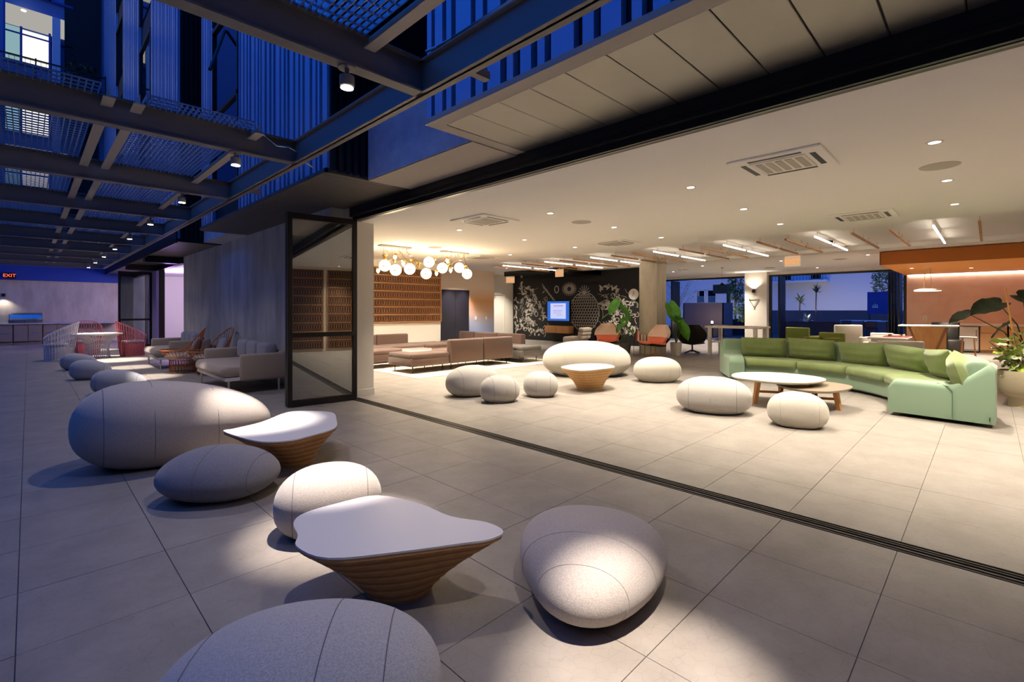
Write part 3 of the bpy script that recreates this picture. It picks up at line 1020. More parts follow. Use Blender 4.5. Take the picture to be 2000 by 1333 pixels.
# ------------------------------------------------------------------ outdoor kitchen on the end wall
for k, x in enumerate((-1.35, -.45, .45)):
    t = thing('cabinet', ['outdoor kitchen cabinet at the court end of the counter', 'outdoor kitchen cabinet under the barbecue', 'outdoor kitchen cabinet near the wicker chairs'][k], 'cabinet', (x, 29.35, 0), group='outdoor kitchen cabinets')
    MB().box(0, .88, .03, .6, .12, .86).box(.0, .88, .1, .6, 0, .12).build('body', 'cabinet', t)
    for s in (0, 1):
        d = MB().rbox(.01 + .44 * s, .43 + .44 * s, 0, .03, .14, .84, .006, 1).build('cabinet_door', 'cabinet', t)
        MB().tube([(.1 + .44 * s, -.02, .5), (.34 + .44 * s, -.02, .5)], .01, 6).build('handle', 'stainless', d)
tag(MB().rbox(-1.4, 3.0, 29.28, 30.0, .86, .92, .006, 1).build('worktop', 'concrete'), 'dark grey outdoor worktop along the concrete end wall', 'worktop')
bq = thing('barbecue', 'stainless steel barbecue with blue-lit hood on outdoor worktop', 'barbecue', (-.1, 29.6, .92))
MB().rbox(-.5, .55, -.28, .28, 0, .14, .01, 1).build('firebox', 'stainless', bq)
MB().grid([[(x, -.27 + .54 * k / 8, .14 + .30 * math.sin(PI * (k + .6) / 9.2)) for x in (-.48, .53)] for k in range(9)]).box(-.48, -.46, -.26, .26, .13, .38).box(.51, .53, -.26, .26, .13, .38).build('hood', 'stainless', bq, True)
MB().tube([(-.42, -.33, .26), (.47, -.33, .26)], .014, 8).build('handle', 'stainless', bq)
for x in (-.3, 0, .3):
    MB().lathe([(.028, 0), (.02, .03)], 12, (x, -.3, .06)).build('knob', 'grey_dark', bq)
ex = thing('exit_sign', 'red lit exit sign above outdoor kitchen worktop', 'sign', (-.57, 29.7, 2.95))
MB().rbox(-.19, .19, -.03, .03, -.12, .12, .01, 1).build('sign_box', 'frame_black', ex)
MB().box(-.04, .04, .03, .22, -.04, .04).build('bracket', 'frame_black', ex)
text('lettering', 'EXIT', .19, 'exit_red', (0, -.035, 0), (PI / 2, 0, 0), ex)
fx = thing('wall_lamp', 'small wall lamp on the concrete end wall', 'lamp', (-.75, 29.93, 2.05))
MB().lathe([(.05, 0), (.06, .14)], 12).build('shade', 'black_metal', fx)
spot('wall_lamp_light', (0, -.12, 0), 30, C_PATIO, 120, .8, .03, fx)
# mesh railing and a plant on the gallery above
rl = thing('mesh_railing', 'wire mesh railing of the gallery across the court', 'railing', (0, 29.2, 11.1))
g = MB()
for k in range(22):
    g.box(-.9 + k * .16, -.888 + k * .16, 0, .012, 0, 1.15)
for k in range(8):
    g.box(-.9, 2.55, 0, .012, k * .16, k * .16 + .012)
tag(g.build('wire_mesh', 'cladding_dark', rl), kind='stuff')
for x in (-.9, .2, 1.3, 2.5):
    MB().box(x, x + .05, -.02, .03, -.1, 1.25).build('post', 'cladding_dark', rl)
MB().box(-.9, 2.55, -.03, .04, 1.15, 1.2).build('handrail', 'cladding_dark', rl)
struct('floor_gallery', MB().box(-3, 2.7, 29.1, 31, 10.75, 11.0), 'far_blue')
# ------------------------------------------------------------------ curved green sofa
SCX, SCY = 8.88, 2.94
def rsec(r0, r1, z0, z1, rad, n=5):
    """rounded rectangle section in the (radius, height) plane"""
    rad = min(rad, .49 * (r1 - r0), .49 * (z1 - z0))
    out = []
    for cx_, cz_, a0 in ((r1 - rad, z1 - rad, 0), (r0 + rad, z1 - rad, PI / 2), (r0 + rad, z0 + rad, PI), (r1 - rad, z0 + rad, 1.5 * PI)):
        for k in range(n + 1):
            a = a0 + PI / 2 * k / n
            out.append((cx_ + rad * math.cos(a), cz_ + rad * math.sin(a)))
    return out
def arc_sweep(sec, a0, a1, n=16, soft=.03):
    mr = sum(p[0] for p in sec) / len(sec)
    mz = sum(p[1] for p in sec) / len(sec)
    angs = []
    da = soft / mr
    for q in (0, .3, 1.0):
        angs.append((a0 + da * q, [.86, .96, 1][(0, .3, 1.0).index(q)]))
    for k in range(1, n):
        angs.append((a0 + (a1 - a0) * k / n, 1))
    for q in (1.0, .3, 0):
        angs.append((a1 - da * q, [.86, .96, 1][(0, .3, 1.0).index(q)]))
    rows = []
    for a, sc in angs:
        rows.append([((mr + (r - mr) * sc) * math.cos(a), (mr + (r - mr) * sc) * math.sin(a), mz + (z - mz) * sc) for r, z in sec])
    mb = MB().grid(rows, True, True)
    m = len(sec)
    mb.f.append(tuple(range(m)))
    mb.f.append(tuple((len(rows) - 1) * m + k for k in range(m))[::-1])
    return mb
D = math.radians
sofa = thing('curved_sofa', 'long curved mint and green sofa facing the round coffee tables', 'sofa', (SCX, SCY, 0))
arc_sweep(rsec(2.03, 2.92, .05, .31, .03), D(-88), D(22), 30).build('base', 'sofa_mint', sofa, True)
arc_sweep(rsec(2.72, 2.98, .05, .83, .10), D(-95), D(30), 34).build('back_shell', 'sofa_mint', sofa, True)
for i in range(4):
    a0 = -87 + i * 27.2
    arc_sweep(rsec(1.96, 2.75, .29, .46, .07), D(a0), D(a0 + 26.9), 10, .06).build('seat_cushion', 'sofa_green', sofa, True)
# right-hand arm: low block in front, sweeping up to the back
def arm(a0, a1):
    prof = []
    z_prof = lambda t: .50 + (.36 * max(0, (t - .62) / .38) ** 1.1 if t > .62 else 0)
    n = 22
    rows = []
    for k in range(n + 1):
        t = k / n
        r = 1.93 + (3.02 - 1.93) * t
        zt = z_prof(t)
        if t < .10:
            zt -= .10 * (1 - math.sqrt(max(0, 1 - ((.10 - t) / .10) ** 2)))
        if t > .93:
            zt -= .10 * (1 - math.sqrt(max(0, 1 - ((t - .93) / .07) ** 2)))
        am = (a0 + a1) / 2
        half = (a1 - a0) / 2
        row = []
        for q, sx in ((0, -1), (.85, -1), (.96, -.93), (1, -.8), (1, 0), (1, .8), (.96, .93), (.85, 1), (0, 1)):
            ang = am + half * sx
            row.append((r * math.cos(ang), r * math.sin(ang), .05 + (zt - .05) * q))
        rows.append(row)
    mb = MB().grid(rows, False, True)
    m = 9
    mb.f.append(tuple(range(m)))
    mb.f.append(tuple(n * m + k for k in range(m))[::-1])
    return mb
arm(D(-97), D(-87)).build('armrest', 'sofa_mint', sofa, True)
arm(D(22), D(31)).build('armrest', 'sofa_mint', sofa, True)
e_ = D(-97.2)
MB().tube([(2.62 * math.cos(e_), 2.62 * math.sin(e_), .07), (2.62 * math.cos(e_), 2.62 * math.sin(e_), .42), (2.58 * math.cos(e_), 2.58 * math.sin(e_), .48), (2.45 * math.cos(D(-95)), 2.45 * math.sin(D(-95)), .505)], .006, 5).build('arm_seam', 'seam_green', sofa)
MB().box(-.012, .012, -.004, .004, .09, .14).build('fabric_tab', 'frame_black', sofa, loc=(2.97 * math.cos(D(-97.1)), 2.97 * math.sin(D(-97.1)), 0))
arc_sweep(rsec(2.15, 2.85, 0, .06, .01), D(-85), D(20), 20).build('plinth', 'frame_black', sofa)

def pillow_mesh(w, h, t, name, mt, n=14, crease=.015):
    rows_f, rows_b = [], []
    for i in range(n + 1):
        v = -1 + 2 * i / n
        rf, rb = [], []
        for k in range(n + 1):
            u = -1 + 2 * k / n
            prof = (max(0, 1 - abs(u) ** 2.4) * max(0, 1 - abs(v) ** 2.4)) ** .5
            pin = 1 - .05 * (u * u * v * v) - .04 * (1 - abs(u * v))*0
            x = u * w / 2 * (1 - .05 * (1 - v * v) * (abs(u) ** 4)) * pin
            z = v * h / 2 * (1 - .05 * (1 - u * u) * (abs(v) ** 4)) * pin
            cr = crease * math.sin(9 * u + 5 * v) * (abs(u) ** 3) + crease * .5 * math.sin(11 * v)
            d = t / 2 * prof
            rf.append((x, -d - cr * prof, z))
            rb.append((x, d, z))
        rows_f.append(rf)
        rows_b.append(rb)
    mb = MB().grid(rows_f)
    mb.grid(rows_b, False, True)
    return mb.mesh(name, mt, 180)
pm = pillow_mesh(.92, .47, .26, 'cushion', 'sofa_green')
clab = ['green back cushion at the end of sofa beside white table', 'second green back cushion from the white table', 'third green back cushion from the white table',
        'fourth green back cushion from the white table', 'green back cushion next to last on the potted plant side', 'green back cushion leaning on the sofa end by potted plant']
for i, a in enumerate((13, -7, -28, -48, -69, -88)):
    r = 2.60 + (.06 if i == 5 else 0)
    o = link('cushion', pm, None, (SCX + r * math.cos(D(a)), SCY + r * math.sin(D(a)), .665 + .012 * math.sin(i * 2.1)))
    o.rotation_euler = (D(16), D((0, 1, -1, 2, -4, 7)[i]), D(a - 90) )
    tag(o, clab[i], 'cushion', 'green cushions on the curved sofa')

# ------------------------------------------------------------------ coffee tables
def coffee_table(label, cx_, cy_, pts, z, top_mt, leg_spots, rz=0):
    t = thing('coffee_table', label, 'table', (cx_, cy_, 0))
    loop = smooth_loop(pts, 60)
    ar = sum(loop[i][0] * loop[(i + 1) % len(loop)][1] - loop[(i + 1) % len(loop)][0] * loop[i][1] for i in range(len(loop)))
    if ar < 0:
        loop = loop[::-1]
    inner = [(x * .95, y * .95) for x, y in loop]
    MB().prism(inner, z - .035, z - .015, loop).prism(loop, z - .015, z).build('table_top', top_mt, t)
    for lx, ly in leg_spots:
        d = Vector((lx, ly)).normalized()
        top = (lx - d.x * .05, ly - d.y * .05)
        w = .028
        m = MB()
        q = Vector((-d.y, d.x))
        def ring(c, zz, s):
            return [(c[0] + q.x * s + d.x * w, c[1] + q.y * s + d.y * w, zz), (c[0] - q.x * s + d.x * w, c[1] - q.y * s + d.y * w, zz), (c[0] - q.x * s - d.x * w, c[1] - q.y * s - d.y * w, zz), (c[0] + q.x * s - d.x * w, c[1] + q.y * s - d.y * w, zz)]
        m.add(ring((lx, ly), 0, .03) + ring(top, z - .036, .05), [(0, 1, 2, 3), (4, 7, 6, 5), (0, 4, 5, 1), (1, 5, 6, 2), (2, 6, 7, 3), (3, 7, 4, 0)])
        m.build('leg', 'oak', t)
        MB().tube([(0, 0, z * .42), (top[0], top[1], z * .42 + .02)], .022, 6).build('stretcher', 'oak', t)
    return t
coffee_table('taller coffee table with cream rounded triangular top', 8.45, 2.35,
             [(-.50, .52), (-.62, -.02), (-.40, -.42), (.15, -.58), (.52, -.36), (.60, .18), (.30, .62), (-.1, .70)], .42, 'laminate_cream', [(-.28, .30), (-.05, -.40), (.42, .12)])
coffee_table('lower coffee table with taupe rounded top tucked beside the cream one', 8.55, 1.88,
             [(-.40, .42), (-.62, .05), (-.50, -.25), (.0, -.42), (.38, -.36), (.58, .0), (.40, .40), (-.02, .52)], .33, 'ttop_brown', [(-.35, .08), (-.05, -.30), (.40, .12)])

# ------------------------------------------------------------------ brown modular sofa
rug = MB().rbox(5.95, 10.9, 8.75, 12.9, 0, .012, .004, 1).build('rug', 'rug')
tag(rug, 'cream rug under the brown modular sofa', 'rug')
GB = 'brown modular sofa units'
def module(label, x, y, rz, w=1.08, d=1.0, back=True, mt='brown_fabric'):
    t = thing('sofa_module' if back else 'ottoman', label, 'sofa' if back else 'ottoman', (x, y, .012), rz, GB)
    MB().rbox(-w / 2, w / 2, -d / 2, d / 2, .16, .35, .02, 2).build('base', mt, t, True)
    MB().rbox(-w / 2, w / 2, -d / 2, d / 2, .33, .46, .05, 4).build('seat_cushion', mt, t, True)
    if back:
        MB().rbox(-w / 2 + .003, w / 2 - .003, -d / 2 - .03, -d / 2 + .16, .17, .75, .045, 4).build('backrest', mt, t, True)
    for sx in (-1, 1):
        for sy in (-1, 1):
            MB().tube([(sx * (w / 2 - .12), sy * (d / 2 - .12), 0), (sx * (w / 2 - .12), sy * (d / 2 - .12), .17)], .011, 6).build('leg', 'black_metal', t)
    return t
module('brown ottoman at the open corner nearest the white jamb', 6.72, 9.88, 0, 1.1, 1.0, False)
module('brown sofa unit with its back to the grey pouf trio', 7.83, 9.88, 0)
module('brown sofa unit with its back to the huge cream pouf', 8.93, 9.88, 0)
module('brown sofa unit in the side row nearest dark ottoman', 10.05, 10.45, PI / 2)
module('brown sofa unit in the middle of the side row', 10.05, 11.54, PI / 2)
module('brown sofa unit in the side row next to screen wall', 10.05, 12.5, PI / 2, .8)
module('brown sofa unit under the wood screen at the chandelier', 7.72, 12.35, PI)
module('brown sofa unit under the wood screen next to white jamb', 6.63, 12.35, PI)
module('brown corner ottoman between the wall row and side row', 8.82, 12.35, 0, 1.08, 1.0, False)
module('long brown ottoman in the middle of the sofa group', 6.45, 11.25, 0, 1.15, .85, False)
module('dark grey square ottoman at the end of brown sofa', 10.05, 9.55, 0, .85, .75, False, 'grey_fabric')
tr = thing('tray', 'clear acrylic tray on the brown corner ottoman', 'tray', (6.75, 10.0, .475))
MB().box(-.3, .3, -.2, .2, 0, .008).build('tray_base', 'clear_acrylic', tr)
MB().box(-.3, .3, -.2, -.192, 0, .07).box(-.3, .3, .192, .2, 0, .07).box(-.3, -.292, -.2, .2, 0, .07).box(.292, .3, -.2, .2, 0, .07).build('tray_rim', 'clear_acrylic', tr)

# ------------------------------------------------------------------ wood screens
def screen(label, loc, rz, w, h, rows_n=7):
    t = thing('wood_screen', label, 'screen', loc, rz)
    MB().box(0, w, .05, .07, 0, h).build('backing', 'screen_back', t)
    rh = h / rows_n
    rail = MB().box(0, w, 0, .05, -.012, .012).mesh('rail', 'screen_wood')
    for i in range(rows_n + 1):
        link('rail', rail, t, (0, 0, min(max(i * rh, .012), h - .012)))
    pitch = .085
    n = int(w / pitch)
    s = MB()
    for i in range(rows_n):
        for k in range(n):
            xc = (k + .5) * w / n
            off = .55 * pitch if i % 2 else 0
            for sg in (-1, 1):
                rows = []
                for q in range(5):
                    v = q / 4
                    bow = .028 * math.sin(PI * v) * sg
                    x = xc + off * .0 + sg * .036 - bow
                    z = i * rh + v * rh
                    rows.append([(x - .005, .0, z), (x + .005, .0, z), (x + .005, .045, z), (x - .005, .045, z)])
                s.grid(rows, True)
    tag(s.build('lattice_slats', 'screen_slat', t), kind='stuff')
    MB().box(-.02, 0, 0, .07, 0, h).box(w, w + .02, 0, .07, 0, h).build('frame', 'screen_wood', t)
    return t
screen('tall carved wood lattice screen behind the globe chandeliers', (5.2, 12.93, 1.1), 0, 4.47, 1.69)
screen('wood lattice screen on the wall seen mirrored in glass door', (5.40, -2.53, .08), PI, 1.2, 2.85, 9)
screen('second wood lattice screen seen mirrored in glass door', (8.0, -2.53, .08), PI, 2.44, 2.85, 9)

# ------------------------------------------------------------------ globe chandeliers
def chandelier(label, x0, x1, y, globes, buds):
    t = thing('chandelier', label, 'chandelier', ((x0 + x1) / 2, y, 3.02), group='globe chandeliers')
    ox = (x0 + x1) / 2
    MB().rbox(x0 - ox, x1 - ox, -.09, .09, -.035, 0, .008, 1).build('canopy', 'vent_grey', t)
    for i, (gx, gy, gz) in enumerate(globes):
        px = (x0 - ox) + (x1 - x0) * (i + .5) / len(globes)
        g = MB()
        R_ = .135
        g.lathe([(R_ * math.sin(PI * k / 12), -R_ * math.cos(PI * k / 12)) for k in range(13)], 20, (gx - ox, gy - y, gz - 3.02), False)
        go = g.build('globe', 'globe_glow', t, True)
        MB().lathe([(.022, -.012), (.03, .0), (.022, .012)], 10, (gx - ox - .09, gy - y - .1, gz - 3.04)).build('finial', 'brass', go)
        MB().tube([(px, 0, -.03), (px, 0, -.1), ((px + gx - ox) / 2, (gy - y) / 2, (-.1 + gz - 3.02 + .13) / 2), (gx - ox, gy - y, gz - 3.02 + .13)], .005, 5).build('cord', 'brass', t)
    for i, (gx, gy, gz) in enumerate(buds):
        px = (x0 - ox) + (x1 - x0) * (i + .2) / len(buds)
        bo = MB().lathe([(.004, -.07), (.035, -.03), (.045, .0), (.028, .04), (.008, .06)], 12, (gx - ox, gy - y, gz - 3.02)).build('glass_bud', 'globe_glow' if i % 2 else 'brass', t, True)
        MB().tube([(px, 0, -.03), (px, 0, -.12), (gx - ox, gy - y, gz - 3.02 + .06)], .004, 5).build('cord', 'brass', t)
        MB().lathe([(.05, .04), (.07, .075), (.02, .085)], 8, (gx - ox, gy - y, gz - 3.02)).build('brass_leaf', 'brass', bo)
    point('chandelier_light', (0, 0, -.62), 100, (1, .78, .5), .25, t)
    return t
chandelier('globe chandelier nearest the white jamb above brown sofa', 5.77, 6.6, 10.08,
           [(5.89, 10.05, 2.53), (6.15, 10.0, 2.44), (6.57, 10.05, 2.49), (7.02, 10.0, 2.40)],
           [(5.95, 10.15, 2.72), (6.1, 9.95, 2.74), (6.25, 10.2, 2.70), (6.42, 10.1, 2.62), (6.7, 10.15, 2.66), (5.8, 10.2, 2.42), (6.85, 10.1, 2.6)])
chandelier('globe chandelier nearest the ombre wall above brown sofa', 7.5, 8.35, 10.0,
           [(7.14, 10.05, 2.70), (7.51, 9.98, 2.57), (8.12, 10.05, 2.62), (8.33, 9.98, 2.46)],
           [(7.35, 10.15, 2.72), (7.6, 9.9, 2.76), (7.8, 10.15, 2.68), (7.75, 9.95, 2.52), (8.4, 10.1, 2.62), (7.3, 9.95, 2.42)])

# ------------------------------------------------------------------ ceiling fittings
DX = (5.8, 7.62, 9.41)
DY = (-1.92, .35, 2.63, 4.91, 7.18, 9.42, 11.6)
GD = 'recessed downlights in the main ceiling'
trim_me = MB().lathe([(.045, -.004), (.062, -.006), (.066, 0), (.045, 0)], 20, cap=False).mesh('trim_ring', 'white_paint', True)
glow_me = MB().lathe([(.001, -.003), (.045, -.003)], 20, cap=False).mesh('lens', 'lamp_glow')
def downlight(x, y, z, watts, label, group, size=96, col=C_DOWN):
    t = thing('downlight', label, 'downlight', (x, y, z), group=group)
    link('trim_ring', trim_me, t)
    link('lens', glow_me, t)
    if watts:
        spot('downlight_spot', (0, 0, -.012), watts, col, size, 1.0, .04, t)
for x in DX:
    for y in DY:
        downlight(x, y, 3.02, W_DOWN, 'small round recessed downlight in the main lounge ceiling', GD)
GF = 'recessed downlights in the raised far ceiling'
for x, y in ((18.7, 5.2), (20.7, 5.2), (18.6, 2.7), (20.7, 10.2), (18.7, 8), (16.5, 10.8), (14.0, 14.2), (12.7, 15.2), (16.5, 16.5), (17.0, .5), (22.8, 8.2), (22.8, 5.0)):
    downlight(x, y, 3.22, W_DOWN * 1.1, 'small round recessed downlight in the raised far ceiling', GF)
for k, (x, y) in enumerate(((19.9, 1.75), (21.0, .4))):
    downlight(x, y, 2.82, W_DOWN * 2.0, ('recessed downlight in the orange soffit above the pendant', 'recessed downlight in orange soffit above the cabinets')[k], 'downlights in the orange soffit')
GA = 'square ceiling air units'
def cassette(label, x, y, z=3.02):
    t = thing('air_cassette', label, 'air conditioner', (x, y, z), group=GA)
    MB().rbox(-.42, .42, -.42, .42, -.022, 0, .008, 1).build('panel', 'ceiling_white', t)
    MB().box(-.25, .25, -.25, .25, -.03, -.02).build('grille', 'white_paint', t)
    for k in range(5):
        MB().box(-.2, .2, -.215 + k * .09, -.155 + k * .09, -.034, -.03).build('grille_slat', 'vent_grey', t)
    for a in range(4):
        c, s = math.cos(a * PI / 2), math.sin(a * PI / 2)
        m = MB()
        pts = [(.29, -.24), (.34, -.24), (.34, .24), (.29, .24)]
        m.prism([(x_ * c - y_ * s, x_ * s + y_ * c) for x_, y_ in pts], -.0235, -.02)
        m.build('air_slot', 'frame_black', t)
for lb, x, y in (('square ceiling air unit nearest the opening above the white poufs', 5.5, 1.51), ('square ceiling air unit above the sliding track near chandeliers', 5.46, 6.07),
                 ('square ceiling air unit above the green sofa', 9.49, 1.44), ('square ceiling air unit above the huge cream pouf', 9.38, 6.0), ('square ceiling air unit beside the chandelier by ombre wall', 9.18, 10.4)):
    cassette(lb, x, y)
for lb, x, y in (('round ceiling speaker beside the downlights near green sofa', 6.79, .37), ('round ceiling speaker above the grey pouf trio', 6.76, 5.02), ('round ceiling speaker between the two chandeliers', 7.0, 9.6)):
    t = thing('ceiling_speaker', lb, 'speaker', (x, y, 3.02), group='round ceiling speakers')
    MB().lathe([(.15, -.008), (.165, -.006), (.17, 0)], 28).build('grille', 'vent_grey', t, True)
for lb, x, y in (('flush round vent in far ceiling nearest the orange soffit', 19.5, 3.6), ('flush round vent in far ceiling near the pier', 21.5, 6.4), ('flush round vent in the far ceiling behind column', 20.0, 9.4)):
    t = thing('ceiling_vent', lb, 'vent', (x, y, 3.22), group='flush far ceiling vents')
    MB().lathe([(.12, -.01), (.2, -.006), (.21, 0)], 24).build('grille', 'vent_grey', t, True)
# wooden battens and light tubes hanging in rows
GT = 'light tubes hung below the raised ceiling'
GW = 'wooden battens hung below the raised ceiling'
def batten(y, lit):
    for x0, x1 in ((12.12, 13.62), (13.82, 15.5)):
        t = thing('light_tube' if lit else 'wood_batten', 'slim white light tube hung below the raised ceiling' if lit else 'slim wooden batten hung below the raised ceiling', 'lamp' if lit else 'batten', (x0, y, 3.09), group=GT if lit else GW)
        L_ = x1 - x0
        if lit:
            MB().box(0, L_, -.012, .012, .020, .026).build('housing', 'white_paint', t)
            MB().box(.01, L_ - .01, -.014, .014, -.008, .020).build('diffuser', 'tube_glow', t)
        else:
            MB().rbox(0, L_, -.022, .022, -.016, .025, .004, 1).build('body', 'oak', t)
        for x in (.2, L_ - .2):
            MB().tube([(x, 0, .025), (x, 0, .13)], .004, 5).build('hanger', 'vent_grey', t)
for y in (.75, 2.7, 4.66, 6.55, 8.65, 10.5, 12.5):
    batten(y, True)
for y in (.12, 1.4, 2.03, 3.28, 3.88, 5.22, 5.8, 7.2, 7.9, 9.3, 9.85, 11.0, 11.55, 13.0):
    batten(y, False)
def exit_sign(label, x, y, z, rz, mtp='exit_plate', mtl='exit_orange'):
    t = thing('exit_sign', label, 'sign', (x, y, z), rz)
    MB().tube([(0, 0, .17), (0, 0, .30)], .012, 6).box(-.12, .12, -.04, .04, .28, .31).build('hanger', 'white_paint', t)
    MB().rbox(-.21, .21, -.012, .012, -.14, .17, .004, 1).build('plate', mtp, t)
    text('lettering', 'EXIT', .2, mtl, (0, -.016, 0), (PI / 2, 0, 0), t, .003)
face = math.atan2(-4.2, -16.1) + PI / 2
exit_sign('lit orange exit sign hanging between light tubes and pier', 16.1, 4.17, 2.93, -PI / 2)
exit_sign('small orange exit sign hanging before the mural wall', 15.1, 12.3, 2.96, -PI / 2)
exit_sign('small orange exit sign above the plain white door', 16.9, 16.9, 2.96, -PI / 4)
t = thing('dome_camera', 'small dark dome camera under the raised ceiling', 'camera', (13.88, 2.78, 3.22))
MB().lathe([(.09, -.03), (.10, 0)], 20).build('mount', 'white_paint', t, True)
MB().lathe([(.005, -.11), (.05, -.095), (.075, -.06), (.08, -.03)], 20).build('dome', 'frame_black', t, True)

# ------------------------------------------------------------------ mural of chalk drawings
rnd = random.Random(11)
ch = MB()
def stroke(pts, w=.02):
    for (y0, z0), (y1, z1) in zip(pts, pts[1:]):
        d = math.hypot(y1 - y0, z1 - z0) or 1
        ny, nz = -(z1 - z0) / d * w / 2, (y1 - y0) / d * w / 2
        ch.add([(17.594, y0 - ny, z0 - nz), (17.594, y1 - ny, z1 - nz), (17.594, y1 + ny, z1 + nz), (17.594, y0 + ny, z0 + nz)], [(0, 1, 2, 3)])
def ring(y, z, ry, rz_, w=.02, n=18, a0=0, a1=2 * PI):
    stroke([(y + ry * math.cos(a0 + (a1 - a0) * k / n), z + rz_ * math.sin(a0 + (a1 - a0) * k / n)) for k in range(n + 1)], w)
# scaled oval body
for i in range(12):
    for k in range(11):
        zz = .75 + i * .125
        half = .75 * math.sqrt(max(0, 1 - ((zz - 1.35) / .85) ** 2))
        yy = 12.9 + (k - 5) / 5 * half + (.06 if i % 2 else 0)
        if half > .15:
            ring(yy, zz, .07, .055, .024, 8, PI * .1, PI * 1.3)
ring(12.9, 1.4, .8, .88, .03, 30)
for k in range(7):
    a = PI * (.5 + (k - 3) * .13)
    stroke([(12.9, 2.2), (12.9 + .35 * math.cos(a), 2.2 + .4 * math.sin(a))], .03)
for k in range(2):
    for q in range(6):
        sgn_ = -1 if k else 1
        stroke([(12.9 + sgn_ * .7, 1.75), (12.9 + sgn_ * (1.1 + .12 * q), 1.9 - .07 * q), (12.9 + sgn_ * (1.25 + .12 * q), 1.7 - .1 * q)], .025)
# burst
for k in range(22):
    a = 2 * PI * k / 22
    stroke([(13.75 + .12 * math.cos(a), 2.45 + .10 * math.sin(a)), (13.75 + .42 * math.cos(a), 2.45 + .32 * math.sin(a))], .03)
ring(13.75, 2.45, .28, .2, .03)
ring(14.5, 2.45, .12, .16, .05)
# tangle of figures on both sides: filled chalk shapes and a few lines
def blob(y, z, ry, rz_, ang, n=11, x=17.595):
    pts = []
    for k in range(n):
        a = 2 * PI * k / n
        r = rnd.uniform(.65, 1.1)
        u, v = ry * r * math.cos(a), rz_ * r * math.sin(a)
        pts.append((x, y + u * math.cos(ang) - v * math.sin(ang), z + u * math.sin(ang) + v * math.cos(ang)))
    ch.add(pts, [tuple(range(n))])
chains = [[(16.95, 2.75), (16.6, 2.4), (16.3, 2.0), (16.2, 1.6), (16.55, 1.3), (16.2, 1.0), (15.9, .7)],
          [(17.2, 2.2), (17.15, 1.7), (17.2, 1.2), (17.1, .7), (17.2, .4)], [(16.9, 1.0), (16.6, .6), (16.2, .45), (15.7, .45), (15.3, .4)],
          [(16.4, 2.7), (16.0, 2.3), (15.7, 1.9), (15.4, 1.5), (15.2, 1.1)], [(11.9, 1.9), (11.5, 1.6), (11.2, 1.3), (11.5, .9), (11.9, .7)],
          [(11.3, 2.2), (11.0, 1.9), (10.6, 1.7), (10.4, 1.9)], [(10.9, 1.2), (10.6, .8), (10.3, .6), (10.9, .5)], [(12.1, 2.4), (11.6, 2.5), (11.1, 2.45)]]
for c_ in chains:
    for (y0, z0), (y1, z1) in zip(c_, c_[1:]):
        for q in range(7):
            f = (q + rnd.random()) / 7
            y_, z_ = y0 + (y1 - y0) * f + rnd.gauss(0, .07), z0 + (z1 - z0) * f + rnd.gauss(0, .06)
            if not 13.5 < y_ < 15.05:
                blob(min(17.3, max(10.0, y_)), z_, rnd.uniform(.05, .15), rnd.uniform(.03, .075), rnd.uniform(0, 3.1))
for c in range(150):
    side = rnd.random()
    if side < .6:
        y0, z0 = rnd.uniform(15.1, 17.1), rnd.uniform(.4, 2.7)
    else:
        y0, z0 = rnd.uniform(10.2, 12.0), rnd.uniform(.5, 2.2)
    if rnd.random() < .4:
        r = rnd.uniform(.04, .12)
        ring(y0, z0, r, r * rnd.uniform(.6, 1.3), rnd.uniform(.012, .03), 10, rnd.uniform(0, 3), rnd.uniform(4, 8))
    else:
        p = [(y0, z0)]
        a = rnd.uniform(0, 6.28)
        for _ in range(rnd.randint(2, 5)):
            a += rnd.uniform(-.6, .6)
            p.append((min(17.3, max(10, p[-1][0] + .09 * math.cos(a))), min(2.85, max(.2, p[-1][1] + .09 * math.sin(a)))))
        stroke(p, rnd.uniform(.012, .03))
for k in range(9):
    stroke([(15.4 - k * .11, 2.75 - k * .11), (15.28 - k * .11, 2.5 - k * .11)], .035)
tag(ch.build('chalk_drawing', 'chalk', mural), kind='stuff')
# clock, screen and wall console
ck = thing('wall_clock', 'round white wall clock on the black mural', 'clock', (17.58, 10.38, 2.13))
m = MB().lathe([(.001, .0), (.22, .0), (.23, .01), (.23, .03), (.001, .03)], 28, cap=False)
m.v = [(-z, x, y) for x, y, z in m.v]
m.build('face', 'white_paint', ck, True)
MB().box(-.04, -.034, -.008, .008, 0, .13).add([(-.04, -.008, 0), (-.04, .008, 0), (-.04, .09, -.1), (-.04, .078, -.11)], [(0, 1, 2, 3)]).build('hand', 'frame_black', ck)
tv = thing('television', 'wall television showing a pale slide with blue border', 'television', (17.49, 14.3, 1.43))
MB().rbox(-.03, .1, -.68, .68, -.48, .48, .01, 1).build('case', 'frame_black', tv)
MB().box(-.034, -.03, -.65, .65, -.455, .455).build('screen', 'screen_blue', tv)
MB().box(-.037, -.034, -.46, .46, -.36, .36).build('slide', 'screen_white', tv)
sl = MB()
for k in range(9):
    sl.box(-.039, -.037, -.30 + k * .065, -.26 + k * .065, .22, .27)
sl.box(-.039, -.037, -.25, .3, .0, .02).box(-.039, -.037, -.2, .28, -.1, -.085).box(-.039, -.037, -.25, .1, -.2, -.185)
sl.build('slide_lines', 'screen_ink', tv)
cs = thing('wall_console', 'floating oak console on mural wall under the television', 'console', (17.58, 14.15, .41))
MB().rbox(-.4, 0, -.68, .72, 0, .33, .012, 1).build('body', 'oak', cs)
for k in range(2):
    MB().rbox(-.42, -.4, -.67 + k * .7, .01 + k * .7, .01, .32, .004, 1).build('drawer_front', 'oak', cs)

